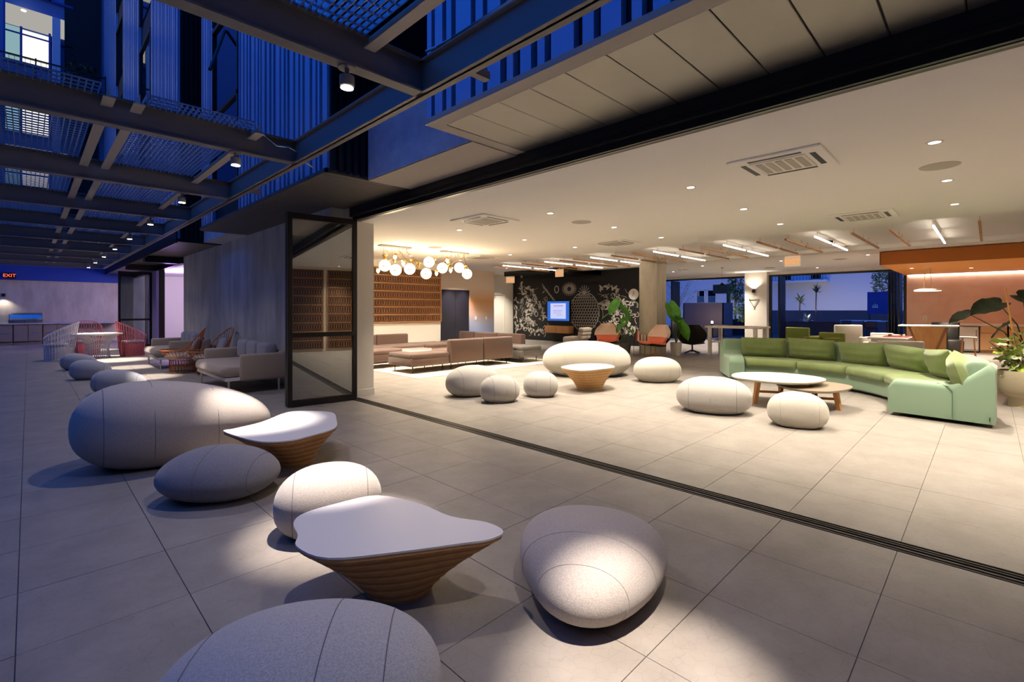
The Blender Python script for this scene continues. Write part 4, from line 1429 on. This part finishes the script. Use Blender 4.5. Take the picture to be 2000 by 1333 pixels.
# ------------------------------------------------------------------ lounge chairs
def quilted_chair(label, loc, rz):
    t = thing('lounge_chair', label, 'chair', loc, rz)
    MB().rbox(-.45, .4, -.42, .42, .02, .36, .1, 4).build('seat', 'beige_fabric', t, True)
    for k in range(3):
        m = Matrix.Translation((-.42 - .03 * k, 0, .36 + k * .15)) @ Matrix.Rotation(-.15, 4, 'Y')
        MB().rbox(-.12, .12, -.43, .43, -.085, .085, .06, 4, m).build('back_roll', 'beige_fabric', t, True)
    MB().box(-.56, -.55, -.004, .004, .25, .72).build('seam', 'seam_dark', t)
quilted_chair('low beige quilted lounge chair before the mural wall', (16.4, 12.5, 0), math.radians(100))
def shell_chair(label, loc, rz, pads=True):
    t = thing('swivel_chair', label, 'chair', loc, rz, 'winged swivel lounge chairs')
    # shell: curved back and seat in one sheet, x forward
    def sheet(off, w_scale, u0, u1, ins=0):
        rows = []
        for i in range(13):
            u = u0 + (u1 - u0) * i / 12
            if u < .5:
                x, z, w = .42 - 1.15 * u, .40 - .14 * u, .30 + .10 * math.sin(PI * u)
            else:
                v = (u - .5) / .5
                x, z = -.155 - .10 * math.sin(v * PI / 2) - .24 * v, .33 + .66 * v
                w = .30 + .16 * math.sin(PI * min(1, v * 1.05)) - .06 * max(0, v - .75) * 4
            row = []
            for k in range(9):
                s = -1 + 2 * k / 8
                wing = .16 * s * s * (1 if u > .45 else .45)
                row.append((x + (wing + off if u > .5 else off * .2), s * w * w_scale, z + (wing * .55 + off if u <= .5 else off * .3)))
            rows.append(row)
        return rows
    b = MB().grid(sheet(0, 1.0, 0, 1)).grid(sheet(-.03, 1.04, 0, 1), False, True)
    b.build('shell', 'chair_black', t, True)
    if pads:
        def pad(name, mt, u0, u1, ws, th):
            f = sheet(th, ws, u0, u1)
            bk = sheet(.008, ws * 1.04, u0, u1)
            m = MB().grid(f)
            n = len(m.v)
            m.grid(bk, False, True)
            nr, nc = 13, 9
            for i in range(nr - 1):
                m.f.append((i * nc, (i + 1) * nc, n + (i + 1) * nc, n + i * nc))
                m.f.append((i * nc + nc - 1, n + i * nc + nc - 1, n + (i + 1) * nc + nc - 1, (i + 1) * nc + nc - 1))
            for k in range(nc - 1):
                m.f.append((k, n + k, n + k + 1, k + 1))
                m.f.append(((nr - 1) * nc + k, (nr - 1) * nc + k + 1, n + (nr - 1) * nc + k + 1, n + (nr - 1) * nc + k))
            m.build(name, mt, t, True)
        pad('seat_pad', 'coral', .01, .50, .92, .08)
        pad('lumbar_pad', 'coral', .52, .70, .86, .07)
        pad('head_pad', 'peach', .70, .995, .96, .09)
    MB().lathe([(.028, .05), (.028, .30)], 12).build('pedestal', 'oak' if pads else 'chair_black', t, True)
    for k in range(4):
        a = PI / 4 + k * PI / 2
        MB().tube([(.03 * math.cos(a), .03 * math.sin(a), .10), (.33 * math.cos(a), .33 * math.sin(a), .018)], [.024, .015], 8).build('foot', 'oak' if pads else 'chair_black', t)
shell_chair('coral and peach winged chair facing the huge cream pouf', (14.07, 9.32, 0), math.radians(213))
shell_chair('coral and peach winged chair in front of the concrete column', (14.07, 7.54, 0), math.radians(160))
shell_chair('black winged chair turned away beside the white high table', (16.0, 7.2, 0), math.radians(20), False)
# side table with books
st = thing('side_table', 'small black wire side table beside the concrete column', 'table', (14.25, 8.1, 0))
MB().rbox(-.22, .22, -.22, .22, .44, .46, .004, 1).build('table_top', 'black_metal', st)
for sx in (-1, 1):
    for sy in (-1, 1):
        MB().tube([(sx * .2, sy * .2, 0), (sx * .2, sy * .2, .44)], .008, 6).build('leg', 'black_metal', st)
for k, (mt_, h, lb) in enumerate((('book_red', .34, 'tall red book standing on the black side table'), ('book_ochre', .22, 'ochre book standing on the black side table'), ('book_cream', .2, 'cream book standing on the black side table'),
                                  ('book_ochre', .19, 'short mustard book beside the purple book'), ('book_purple', .24, 'purple book at the end of the row on side table'))):
    t = thing('book', lb, 'book', (14.10 + .075 * k, 8.18 - .075 * k, .46), -PI / 4, 'books on the black side table')
    MB().box(-.035, .035, -.08, .08, 0, h).build('cover', mt_, t)
    MB().box(-.028, .028, -.084, .07, .006, h - .006).build('pages', 'book_cream', t)

# ------------------------------------------------------------------ plants
def leaf_mesh(L_, W_, droop, name, mt, heart=True, n=9):
    rows = []
    for i in range(n + 1):
        t = i / n
        w = W_ * (math.sin(PI * min(1, (t * .86 + .14))) ** .8) if heart else W_ * math.sin(PI * min(.999, t * .97 + .015)) ** .75
        if t > .999:
            w = .002
        x = L_ * (t - (.12 if heart else 0))
        z = -droop * L_ * t * t
        rows.append([(x - (.10 * L_ if heart and abs(s) > .4 and t < .2 else 0), s * w / 2, z + .10 * W_ * abs(s) + .012 * math.sin(t * 22) * abs(s)) for s in (-1, -.5, 0, .5, 1)])
    return MB().grid(rows).mesh(name, mt, 180)
def put_leaf(par, me, base, yaw, pitch, roll=0, scale=1):
    o = link('leaf', me, par, base)
    o.rotation_euler = (roll, pitch, yaw)
    o.scale = (scale,) * 3
    return o
def pot(par, r0, r1, h, mt, lip=.02):
    MB().lathe([(r0, 0), (r1, h), (r1 - .02, h), (r1 - .03, h - .06)], 28, cap=False).add([(0, 0, .003)], []).build('pot', mt, par, True)
    MB().lathe([(.001, h - .05), (r1 - .025, h - .05)], 20, cap=False).build('soil', 'soil', par)
lm = leaf_mesh(.72, .48, .25, 'leaf', 'leaf')
p1 = thing('potted_plant', 'big-leaved green plant in a white pot right of column', 'plant', (15.0, 7.3, 0), group='big-leaved lounge plants')
pot(p1, .15, .19, .42, 'pot_white')
toc = math.atan2(-7.3, -15.0)                      # yaw towards the opening
for k, (dx, dy, z, yaw, pitch, sc) in enumerate(((.05, .22, 1.62, -45, 62, 1.0), (.0, -.18, 1.0, -60, 60, .85), (.1, .1, 1.35, -120, 35, .6), (.15, .0, 1.15, -10, 30, .6), (.0, -.05, 1.25, -20, 20, .55))):
    MB().tube([(0, 0, .36), (dx * .5, dy * .5, z * .6), (dx, dy, z)], [.016, .012, .008], 6).build('stalk', 'stem', p1, True)
    put_leaf(p1, lm, (dx, dy, z), math.radians(yaw), math.radians(pitch), -.9 if k < 2 else 0, sc)
p2 = thing('potted_plant', 'big-leaved green plant in grey pot left of column', 'plant', (14.2, 8.72, 0), group='big-leaved lounge plants')
pot(p2, .16, .2, .38, 'pot_grey')
for k, (dx, dy, z, yaw, pitch, sc) in enumerate(((-.1, .25, 1.75, 150, 50, .8), (-.1, .05, 1.55, -60, 45, .75), (-.2, .5, 1.35, 135, 25, .5), (0, 0, 1.2, 200, 35, .55), (.05, .2, .95, 170, 40, .5), (-.05, -.15, .85, -80, 40, .5), (-.15, .1, .7, 120, 50, .45))):
    MB().tube([(0, 0, .34), (dx * .5, dy * .5, z * .6), (dx, dy, z)], [.014, .011, .007], 6).build('stalk', 'stem', p2, True)
    put_leaf(p2, lm, (dx, dy, z), math.radians(yaw), math.radians(pitch), -.6 if k < 2 else 0, sc)
for k in range(3):
    MB().lathe([(.01, 0), (.035, .05), (.012, .1)], 8, (-.1 + .1 * k, -.05, 1.02 + .03 * k)).build('white_flower', 'white_paint', p2, True)
# variegated plant with bamboo cane
lv = leaf_mesh(.26, .15, .2, 'leaf', 'leaf_cream', False)
ll = leaf_mesh(.24, .14, .2, 'leaf', 'leaf_lime', False)
p3 = thing('potted_plant', 'variegated cream and green plant with bamboo cane by sofa end', 'plant', (10.75, -.36, 0))
MB().lathe([(.15, 0), (.15, .16), (.19, .17), (.26, .26), (.27, .56), (.25, .56), (.24, .5)], 30, cap=False).build('pot', 'pot_cream', p3, True)
MB().lathe([(.001, .52), (.245, .52)], 20, cap=False).build('soil', 'soil', p3)
MB().tube([(.02, .02, .5), (-.05, .18, 1.83)], .012, 8).build('bamboo_cane', 'bamboo', p3)
rn = random.Random(5)
for b in range(5):
    tip = [(-.15, .36, 1.0), (-.05, .1, 1.15), (.1, -.1, 1.3), (-.2, .0, .95), (.15, .12, .9)][b]
    MB().tube([(0, 0, .5), (tip[0] * .5, tip[1] * .5, .5 + (tip[2] - .5) * .6), tip], [.01, .008, .005], 6).build('branch', 'bark', p3, True)
    for q in range(7):
        f = .35 + .65 * q / 6
        base = (tip[0] * f * .95, tip[1] * f * .95, .5 + (tip[2] - .5) * f)
        put_leaf(p3, ll if (q + b) % 3 == 0 else lv, base, rn.uniform(0, 6.28), rn.uniform(-.3, .7), rn.uniform(-.5, .5), rn.uniform(.75, 1.15))
for q in range(16):
    a = rn.uniform(0, 6.28)
    put_leaf(p3, lv, (.15 * math.cos(a), .15 * math.sin(a), .55), a, rn.uniform(.1, .6), 0, .6)
ld = leaf_mesh(.62, .42, .3, 'leaf', 'leaf_dark')
p4 = thing('potted_plant', 'tall dark-leaved plant behind the variegated plant', 'plant', (13.3, -.55, 0))
pot(p4, .2, .26, .5, 'pot_white')
for dx, dy, z, yaw, pitch, sc in ((-.1, .85, 1.42, 120, 20, .62), (-.05, .42, 1.62, 140, 10, 1.0), (0, .1, 1.75, -60, 15, 1.0), (.1, .3, 1.2, 60, 30, .7)):
    MB().tube([(0, 0, .45), (dx * .4, dy * .4, z * .75), (dx, dy, z)], [.014, .011, .007], 6).build('stalk', 'stem', p4, True)
    put_leaf(p4, ld, (dx, dy, z), math.radians(yaw), math.radians(pitch), -.5, sc)

# ------------------------------------------------------------------ far furniture
wtb = thing('high_table', 'white high table with lower shelf beside the white pier', 'table', (16.2, 5.8, 0))
MB().rbox(-.5, .5, -.85, .85, .90, .96, .006, 1).build('table_top', 'white_paint', wtb)
MB().box(-.42, .42, -.75, .75, .42, .46).build('shelf', 'white_paint', wtb)
for sx in (-1, 1):
    for sy in (-1, 1):
        MB().box(sx * .44 - .05, sx * .44 + .05, sy * .7 - .05, sy * .7 + .05, 0, .9).build('leg', 'white_paint', wtb)
for k, (x, y, mt_) in enumerate(((16.0, 6.2, 'olive'), (16.15, 5.9, 'book_ochre'), (16.3, 6.3, 'book_cream'))):
    t = thing('magazine', ('olive magazine on the white high table', 'ochre magazine on the white high table', 'cream magazine on the white high table')[k], 'magazine', (x, y, .96), .4 * k, 'magazines on the high table')
    MB().box(-.11, .11, -.15, .15, 0, .012).build('pages', 'book_cream', t)
    MB().box(-.112, .112, -.152, .152, .012, .016).build('cover', mt_, t)
def club_chair(label, loc, rz, mt, mt2, w=.75, h=.9):
    t = thing('armchair', label, 'chair', loc, rz)
    MB().rbox(-.36, .36, -w / 2, w / 2, .0, .42, .03, 2).build('base', mt, t, True)
    MB().rbox(-.3, .36, -w / 2 + .12, w / 2 - .12, .42, .52, .04, 3).build('seat_cushion', mt2, t, True)
    MB().rbox(-.40, -.26, -w / 2, w / 2, .02, h, .035, 3).build('backrest', mt, t, True)
    for s in (-1, 1):
        MB().rbox(-.36, .34, s * (w / 2 - .06) - .06, s * (w / 2 - .06) + .06, .3, .66, .03, 2).build('armrest', mt, t, True)
    return t
club_chair('olive armchair with high back behind the green sofa', (17.9, 4.25, 0), math.radians(-30), 'olive', 'coral', .85, .92)
club_chair('dark green armchair in front of the olive armchair', (16.9, 3.55, 0), math.radians(150), 'olive', 'coral', .8, .80)
club_chair('white armchair with a tall back behind the green sofa', (18.4, 3.35, 0), math.radians(40), 'white_paint', 'white_paint', .8, 1.02)
club_chair('low white armchair beside the games table', (18.2, 2.45, 0), math.radians(160), 'white_paint', 'white_paint', .6, .78)
gt = thing('games_table', 'white games table topped with red playing board', 'table', (16.9, 1.95, 0))
MB().rbox(-.7, .7, -.42, .42, .70, .74, .006, 1).build('table_top', 'white_paint', gt)
for sx in (-1, 1):
    MB().box(sx * .55 - .03, sx * .55 + .03, -.35, .35, 0, .7).build('leg', 'white_paint', gt)
bd = tag(MB().rbox(16.75, 17.5, 1.55, 2.1, .74, .755, .004, 1).build('game_board', 'felt_board'), 'red playing board on the white games table', 'game')
for k in range(14):
    x, y = 16.85 + .085 * (k % 7), 1.68 + .3 * (k // 7)
    tag(MB().lathe([(.018, 0), (.02, .01), (.008, .03), (.013, .05), (.002, .06)], 10, (x, y, .755)).build('game_piece', 'book_cream' if k < 7 else 'walnut', None, True),
        'pale turned game piece standing on the red board' if k < 7 else 'brown turned game piece standing on the red board', 'game piece', 'pale game pieces' if k < 7 else 'brown game pieces')
club_chair('wide white armchair between green sofa and the games table', (15.55, 1.7, 0), math.radians(25), 'white_paint', 'white_paint', .95, .72)
bt = thing('bar_table', 'high bar table with dark V-shaped legs by pink wall', 'table', (19.9, 1.35, 0))
MB().rbox(-.45, .45, -.7, .7, .97, 1.01, .006, 1).build('table_top', 'white_paint', bt)
for sx in (-1, 1):
    for s in (-1, 1):
        MB().tube([(sx * .3, s * .12, 0), (sx * .3, s * .45, .97)], .03, 6).build('leg', 'walnut', bt)
MB().box(-.02, .02, -.42, .42, 0, .95).build('panel', 'oak', bt)
def stool(label, x, y, h=.66):
    t = thing('bar_stool', label, 'stool', (x, y, 0), group='pale wooden bar stools')
    MB().rbox(-.2, .2, -.2, .2, h - .04, h, .012, 2).build('seat', 'laminate_cream', t, True)
    for sx in (-1, 1):
        for sy in (-1, 1):
            MB().tube([(sx * .16, sy * .16, 0), (sx * .13, sy * .13, h - .04)], .018, 6).build('leg', 'oak', t)
stool('pale wooden stool in front of the white under-counter fridge', 20.4, .45)
stool('pale wooden stool left of the bar table, taller back one', 19.6, 2.2, .7)
stool('pale wooden stool left of the bar table, lower front one', 18.7, 1.95, .62)
bc = thing('tub_chair', 'black round-backed chair between bar table and fridge', 'chair', (21.6, .95, 0))
m = MB()
m.grid([[(.42 * math.cos(a) * k, .42 * math.sin(a) * k, z) for a in [PI * .15 + PI * 1.2 * q / 14 - PI * .35 for q in range(15)]] for k, z in ((.9, .1), (1, .5), (1.05, 1.05), (1.0, 1.07), (.92, 1.03), (.85, .5), (.8, .1))])
m.build('shell', 'chair_black', bc, True)
MB().lathe([(.36, .0), (.38, .44), (.34, .5)], 20).build('seat', 'chair_black', bc, True)
fr = thing('fridge', 'white under-counter fridge against the pink wall', 'fridge', (23.2, .59, 0))
MB().rbox(.02, .62, -.34, .34, .04, .9, .008, 1).build('body', 'white_paint', fr)
dr = MB().rbox(-.02, .02, -.33, .33, .1, .88, .008, 1).build('fridge_door', 'white_paint', fr)
MB().tube([(-.05, -.28, .4), (-.05, -.28, .8)], .01, 6).build('handle', 'stainless', dr)
MB().box(-.015, .02, -.3, .3, .05, .09).build('kick_vent', 'vent_grey', fr)
for k, (y0, y1) in enumerate(((.23, -.45), (-.47, -1.1))):
    t = thing('cabinet', ('oak base cabinet next to the white fridge', 'oak base cabinet at the right edge of the picture')[k], 'cabinet', (23.2, (y0 + y1) / 2, 0), group='oak base cabinets')
    w_ = (y0 - y1) / 2 - .01
    MB().box(.03, .62, -w_, w_, .08, .93).box(.08, .62, -w_, w_, 0, .08).build('body', 'cabinet_oak', t)
    MB().rbox(0, .03, -w_ + .01, w_ - .01, .70, .92, .004, 1).build('drawer', 'cabinet_oak', t)
    MB().rbox(0, .03, -w_ + .01, w_ - .01, .10, .68, .004, 1).build('cabinet_door', 'cabinet_oak', t)
tag(MB().rbox(23.15, 23.85, -1.12, 1.0, .93, 1.0, .006, 1).build('worktop', 'white_paint'), 'white worktop over the fridge and oak cabinets', 'worktop')
for k, y in enumerate((1.71, .73)):
    t = thing('wall_socket', ('white wall socket on the pink wall above bar table', 'white wall socket on the pink wall above fridge')[k], 'socket', (23.84, y, 1.17), group='sockets on the pink wall')
    MB().rbox(-.015, .005, -.06, .06, -.09, .09, .004, 1).build('plate', 'white_paint', t)
    MB().box(-.018, -.015, -.02, .02, .02, .05).box(-.018, -.015, -.02, .02, -.05, -.02).build('outlet', 'vent_grey', t)
pd = thing('pendant_lamp', 'flat disc pendant lamp over the bar table', 'lamp', (20.0, 1.37, 2.82))
MB().lathe([(.06, -.66), (.18, -.665), (.32, -.70), (.345, -.73), (.335, -.735)], 32, cap=False).build('shade', 'vent_grey', pd, True)
MB().lathe([(.001, -.73), (.33, -.732)], 32, cap=False).build('diffuser', 'lamp_glow', pd)
MB().lathe([(.12, -.02), (.12, 0)], 20).build('canopy', 'white_paint', pd)
for k in range(4):
    a = PI / 4 + k * PI / 2
    MB().tube([(.08 * math.cos(a), .08 * math.sin(a), -.02), (.14 * math.cos(a), .14 * math.sin(a), -.66)], .004, 5).build('cord', 'brass', pd)
spot('pendant_spot', (0, 0, -.76), 160, C_DOWN, 130, .8, .2, pd)
pd2 = thing('pendant_lamp', 'small dark pendant hanging before the garden opening', 'lamp', (20.0, 7.75, 3.22))
MB().lathe([(.05, -.03), (.05, 0)], 12).build('canopy', 'brass', pd2)
MB().tube([(0, 0, -.03), (0, 0, -.7)], .004, 5).build('cord', 'black_metal', pd2)
MB().lathe([(.02, -.62), (.10, -.70), (.11, -.72)], 16, cap=False).build('shade', 'black_metal', pd2, True)
# sconce and sign on the pier
sc_ = thing('wall_sconce', 'small black up-light sconce on the white pier', 'lamp', (23.58, 7.69, 2.35))
MB().rbox(-.09, .02, -.06, .06, -.07, .07, .006, 1).build('body', 'black_metal', sc_)
spot('sconce_light', (-.06, 0, .09), 80, (1, .85, .66), 130, .8, .03, sc_, (-.05, 0, 1.0))
sg = thing('wall_sign', 'black outlined downward triangle sign on the white pier', 'sign', (23.58, 7.69, 1.78))
tri = [(-.2, .19), (.2, .19), (0, -.17)]
MB().tube([(-.01, a, b) for a, b in tri], .016, 6, True).build('triangle', 'frame_black', sg)
for a, b in tri:
    MB().lathe([(.024, -.012), (.024, .012)], 10, (-.012, a, b)).build('corner_dot', 'frame_black', sg)
# switches on the ombre wall
for k, x in enumerate((13.85, 14.45)):
    t = tag(MB().rbox(x - .05, x + .05, 15.98, 16.0, 1.05, 1.2, .004, 1).build('switch_plate', 'white_paint'), ('light switch on ombre wall next to black doors', 'light switch on ombre wall next to white door')[k], 'switch', 'switches on the ombre wall')
spot('door_wash', (12.35, 15.6, 3.0), 260, (.75, .68, 1.0), 55, .5, .04, None, (12.35, 15.85, 0))
spot('door_wash', (13.15, 15.6, 3.0), 260, (.75, .68, 1.0), 55, .5, .04, None, (13.15, 15.85, 0))
# lit room beyond the far facade opening
t = thing('ceiling_panel', 'lilac ceiling light in the room beyond folded door', 'lamp', (5.8, 24.5, 3.2))
MB().rbox(-.5, .5, -1.2, 1.2, -.03, 0, .01, 1).build('diffuser', 'window_lit', t)
point('room_light', (0, 0, -.5), 420, (.82, .70, 1.0), .4, t)
point('room_light', (-1.5, 1.5, -.7), 130, (.55, .3, 1.0), .3, t)
kc = thing('counter', 'dark counter inside the lilac-lit room', 'counter', (6.4, 24.5, 0))
MB().rbox(-.4, .4, -2.5, 2.5, .9, .95, .006, 1).build('counter_top', 'white_paint', kc)
MB().box(-.35, .35, -2.4, 2.4, 0, .9).build('body', 'lilac', kc)
hd = tag(MB().rbox(7.9, 8.48, 22.5, 25.5, 1.2, 1.6, .01, 1).build('shelf_unit', 'night_wall'), 'grey wall shelf inside the lilac-lit room', 'shelf')
# ------------------------------------------------------------------ terrace and garden beyond the far openings
GP = 'terrace planters'
for k, (x0, x1, y0, y1, h, mt_, lb) in enumerate(((27.0, 28.4, 10.4, 12.7, 1.88, 'planter', 'tall brown planter box beyond the garden opening'), (27.6, 28.6, 5.3, 7.5, .88, 'grey_dark', 'low dark planter with the yuccas on the terrace'), (29.4, 31.0, 9.3, 11.6, .9, 'grey_dark', 'low planter with the lit conifer'), (30.5, 31.9, 2.7, 4.5, .58, 'planter', 'low planter under the leafy terrace tree'))):
    t = thing('planter', lb, 'planter', (x0, y0, 0), group=GP)
    w_, d_ = x1 - x0, y1 - y0
    MB().box(0, w_, 0, .05, 0, h).box(0, w_, d_ - .05, d_, 0, h).box(0, .05, 0, d_, 0, h).box(w_ - .05, w_, 0, d_, 0, h).build('box', mt_, t)
    MB().box(.05, w_ - .05, .05, d_ - .05, 0, h - .08).build('soil', 'soil', t)
def spiky(label, x, y, z0, h, r, n=46, mt_='leaf_night'):
    t = thing('yucca', label, 'plant', (x, y, z0), group='yuccas on the terrace')
    MB().tube([(0, 0, 0), (.04, .03, h * .5), (0, 0, h)], [.035, .03, .03], 6).build('stem', 'bark', t, True)
    rn_ = random.Random(int(x * 100 + y * 10))
    m = MB()
    for k in range(n):
        a, e = rn_.uniform(0, 6.28), rn_.uniform(-.5, 1.3)
        d = Vector((math.cos(a) * math.cos(e), math.sin(a) * math.cos(e), math.sin(e)))
        q = d.cross(Vector((0, 0, 1))).normalized() * .022
        b = Vector((0, 0, h + rn_.uniform(-.12, .1)))
        m.add([b - q, b + q, b + d * r * .6 + q, b + d * r, b + d * r * .6 - q], [(0, 1, 2, 3, 4)])
    tag(m.build('foliage', mt_, t), kind='stuff')
spiky('lit yucca in low terrace planter, shorter stem', 28.0, 6.9, .8, 1.15, .42)
spiky('dark yucca in low terrace planter, taller stem', 28.1, 6.2, .8, 1.65, .36, 46, 'leaf_dark')
spiky('low pale agave in the terrace planter', 27.9, 6.6, .8, .1, .42, 40, 'leaf_cream')
def tree(label, x, y, z0, h, r, mt_, n=420, branches=9, leaf=.09, seed=1, bark='bark'):
    t = thing('tree', label, 'tree', (x, y, z0), group='garden trees')
    rn_ = random.Random(seed)
    m = MB().tube([(0, 0, 0), (.05, .04, h * .4), (0, 0, h * .8)], [.06, .045, .02], 6)
    for k in range(branches):
        a = 2 * PI * k / branches + rn_.uniform(-.3, .3)
        z = h * rn_.uniform(.25, .6)
        e = (r * .8 * math.cos(a), r * .8 * math.sin(a), min(h, z + h * rn_.uniform(.25, .45)))
        m.tube([(0, 0, z), (e[0] * .5, e[1] * .5, (z + e[2]) / 2 + .05), e], [.025, .016, .008], 5)
        for q in range(4):
            f = rn_.uniform(.4, 1)
            b = (e[0] * f, e[1] * f, z + (e[2] - z) * f)
            m.tube([b, (b[0] + rn_.uniform(-.3, .3), b[1] + rn_.uniform(-.3, .3), b[2] + rn_.uniform(.1, .4))], [.01, .004], 4)
    m.build('trunk', bark, t, True)
    f = MB()
    for k in range(n):
        a, u, v = rn_.uniform(0, 6.28), rn_.random() ** .5, rn_.random()
        c = Vector((r * u * math.cos(a), r * u * math.sin(a), h * (.42 + .6 * v)))
        d = Vector((rn_.gauss(0, 1), rn_.gauss(0, 1), rn_.gauss(0, .6))).normalized() * leaf
        q = d.cross(Vector((rn_.gauss(0, 1), rn_.gauss(0, 1), 1))).normalized() * leaf * .4
        f.add([c - d, c + q, c + d, c - q], [(0, 1, 2, 3)])
    if n:
        tag(f.build('foliage', mt_, t), kind='stuff')
    return t
mat('bark_pale', '#b8b0a2', .8)
tree('pale bare-branched tree beyond the garden opening', 29.2, 14.0, 0, 3.6, 1.1, 'leaf_night', 160, 14, .06, 3, 'bark_pale')
tree('slim uplit conifer in the garden planter', 30.2, 10.9, .8, 3.0, .45, 'leaf_night', 700, 8, .10, 4)
tree('leafy tree above the blue board on the terrace', 31.2, 3.6, .5, 3.3, .8, 'leaf_night', 700, 8, .11, 6)
tree('low lit shrub below the conifer', 29.6, 10.2, .8, .9, .7, 'leaf_lime', 360, 5, .08, 8)
tree('leafy shrub beside the white pier outside', 26.2, 8.75, 0, 2.0, .55, 'leaf_night', 420, 6, .10, 9)
def garden_spot(label, x, y, z, watts, tgt):
    t = thing('garden_light', label, 'lamp', (x, y, z))
    MB().lathe([(.03, 0), (.045, .12)], 12).build('housing', 'black_metal', t)
    MB().lathe([(.001, .122), (.04, .121)], 12, cap=False).build('lens', 'plant_light', t)
    spot('garden_spot', (0, 0, .15), watts, (1, .9, .68), 80, .6, .03, t, tgt)
garden_spot('small garden light at the foot of the conifer', 29.65, 10.6, .85, 60, (.5, .3, 2))
garden_spot('small garden light under the yuccas', 27.7, 6.3, .83, 40, (.3, .3, 1.2))
garden_spot('small garden light below the leafy terrace tree', 30.8, 3.3, .5, 60, (.4, .2, 2))
garden_spot('small garden light under the bare tree', 28.6, 13.6, .02, 60, (.5, .4, 2))
garden_spot('small garden light beside the pier shrub', 25.8, 8.6, .02, 30, (.4, .2, 1.5))
nb = bpy.data.objects['wall_neighbour']
for k, (y, z) in enumerate(((16.4, 2.05), (15.5, 2.05), (10.2, 3.6), (8.4, 3.6))):
    w = thing('window_6', None, None, (38, y, z), kind='structure')
    MB().box(-.03, 0, -.3, .3, 0, .95).build('pane', 'glass_dark', w)
    MB().box(-.06, 0, -.37, -.3, -.06, 1.02).box(-.06, 0, .3, .37, -.06, 1.02).box(-.06, 0, -.37, .37, .95, 1.02).box(-.06, 0, -.37, .37, -.06, 0).build('window_frame', 'white_metal', w)
struct('wall_porch', MB().box(33, 34, 12.3, 13.4, 2.6, 3.2).box(33.3, 33.5, 12.4, 12.6, 0, 2.6), 'walnut')
blc = struct('wall_balcony', MB().box(37.2, 38, 7.6, 11, 3.35, 3.5), 'night_wall')
for k in range(18):
    MB().box(37.2, 37.23, 7.65 + k * .19, 7.67 + k * .19, 3.5, 4.4).build('baluster', 'night_wall_dark', blc)
bp_ = thing('notice_board', 'blue board with small white mark on the terrace', 'board', (30, 3.74, 1.27))
MB().rbox(0, .05, -.64, .64, 0, 1.12, .006, 1).build('board', 'blue_paint', bp_)
MB().box(-.006, 0, .22, .26, .34, .48).box(-.006, 0, .30, .34, .34, .52).box(-.006, 0, .38, .42, .34, .46).box(-.006, 0, .2, .44, .32, .36).build('white_mark', 'sign_white', bp_)
for s in (-.55, .55):
    MB().box(.0, .05, s - .03, s + .03, -1.27, 0).build('post', 'grey_dark', bp_)
for k, (x, y, lb) in enumerate(((28.3, 4.4, 'long terrace table beside the yucca planter'), (27.3, 3.3, 'terrace table below the blue board'))):
    t = thing('terrace_table', lb, 'table', (x, y, 0), group='terrace tables')
    MB().rbox(-.4, .4, -.75, .75, .94, .98, .006, 1).build('table_top', 'night_wall', t)
    for sx in (-1, 1):
        for sy in (-1, 1):
            MB().tube([(sx * .35, sy * .68, 0), (sx * .3, sy * .55, .94)], .018, 6).build('leg', 'night_wall_dark', t)
for k, (x, y) in enumerate(((27.6, 4.0), (27.6, 4.8), (26.6, 3.0), (26.6, 3.7))):
    t = thing('terrace_stool', ('dark terrace stool at the long table, nearer blue board', 'dark terrace stool at the long table, nearer yuccas', 'dark terrace stool nearest the folded doors', 'dark terrace stool below the blue board')[k], 'stool', (x, y, 0), group='dark terrace stools')
    MB().rbox(-.19, .19, -.19, .19, .64, .68, .01, 1).build('seat', 'grey_dark', t)
    MB().rbox(-.2, -.17, -.19, .19, .68, .98, .01, 1).build('backrest', 'grey_dark', t)
    for sx in (-1, 1):
        for sy in (-1, 1):
            MB().tube([(sx * .2, sy * .2, 0), (sx * .15, sy * .15, .64)], .012, 6).build('leg', 'grey_dark', t)
tl = thing('table_lamp', 'glowing lamp on the terrace table by folded doors', 'lamp', (27.2, 2.9, .98))
MB().lathe([(.05, 0), (.05, .01), (.012, .02), (.012, .22)], 12).build('stand', 'white_paint', tl)
MB().lathe([(.11, .22), (.12, .25), (.09, .29)], 16).build('shade', 'plant_light', tl, True)

for k, (x, y, lb) in enumerate(((35.3, 8.0, 'added fill bollard behind the brick wall, nearer the yuccas'), (35.3, 5.2, 'added fill bollard behind the brick wall, nearer the blue board'), (35.0, 15.5, 'added fill bollard behind the bare tree'), (26.0, 10.6, 'added fill bollard between opening and brown planter'))):  # bollards added as fill light for the terrace and neighbour wall
    t = thing('fill_bollard', lb, 'lamp', (x, y, -.01), group='added terrace fill bollards')
    MB().lathe([(.05, 0), (.05, .75), (.06, .76)], 14).build('post', 'black_metal', t, True)
    MB().lathe([(.055, .76), (.055, .88)], 14).build('diffuser', 'plant_light', t, True)
    MB().lathe([(.065, .88), (.05, .92)], 14).build('cap', 'black_metal', t, True)
    point('bollard_fill', (-.12, 0, .95), 90 if k < 3 else 25, (1, .86, .68), .08, t)
gp = tree('dark leafy shrub on the gallery behind the mesh railing', 1.75, 30.1, 11.0, 1.9, .55, 'leaf_dark', 260, 6, .12, 21)
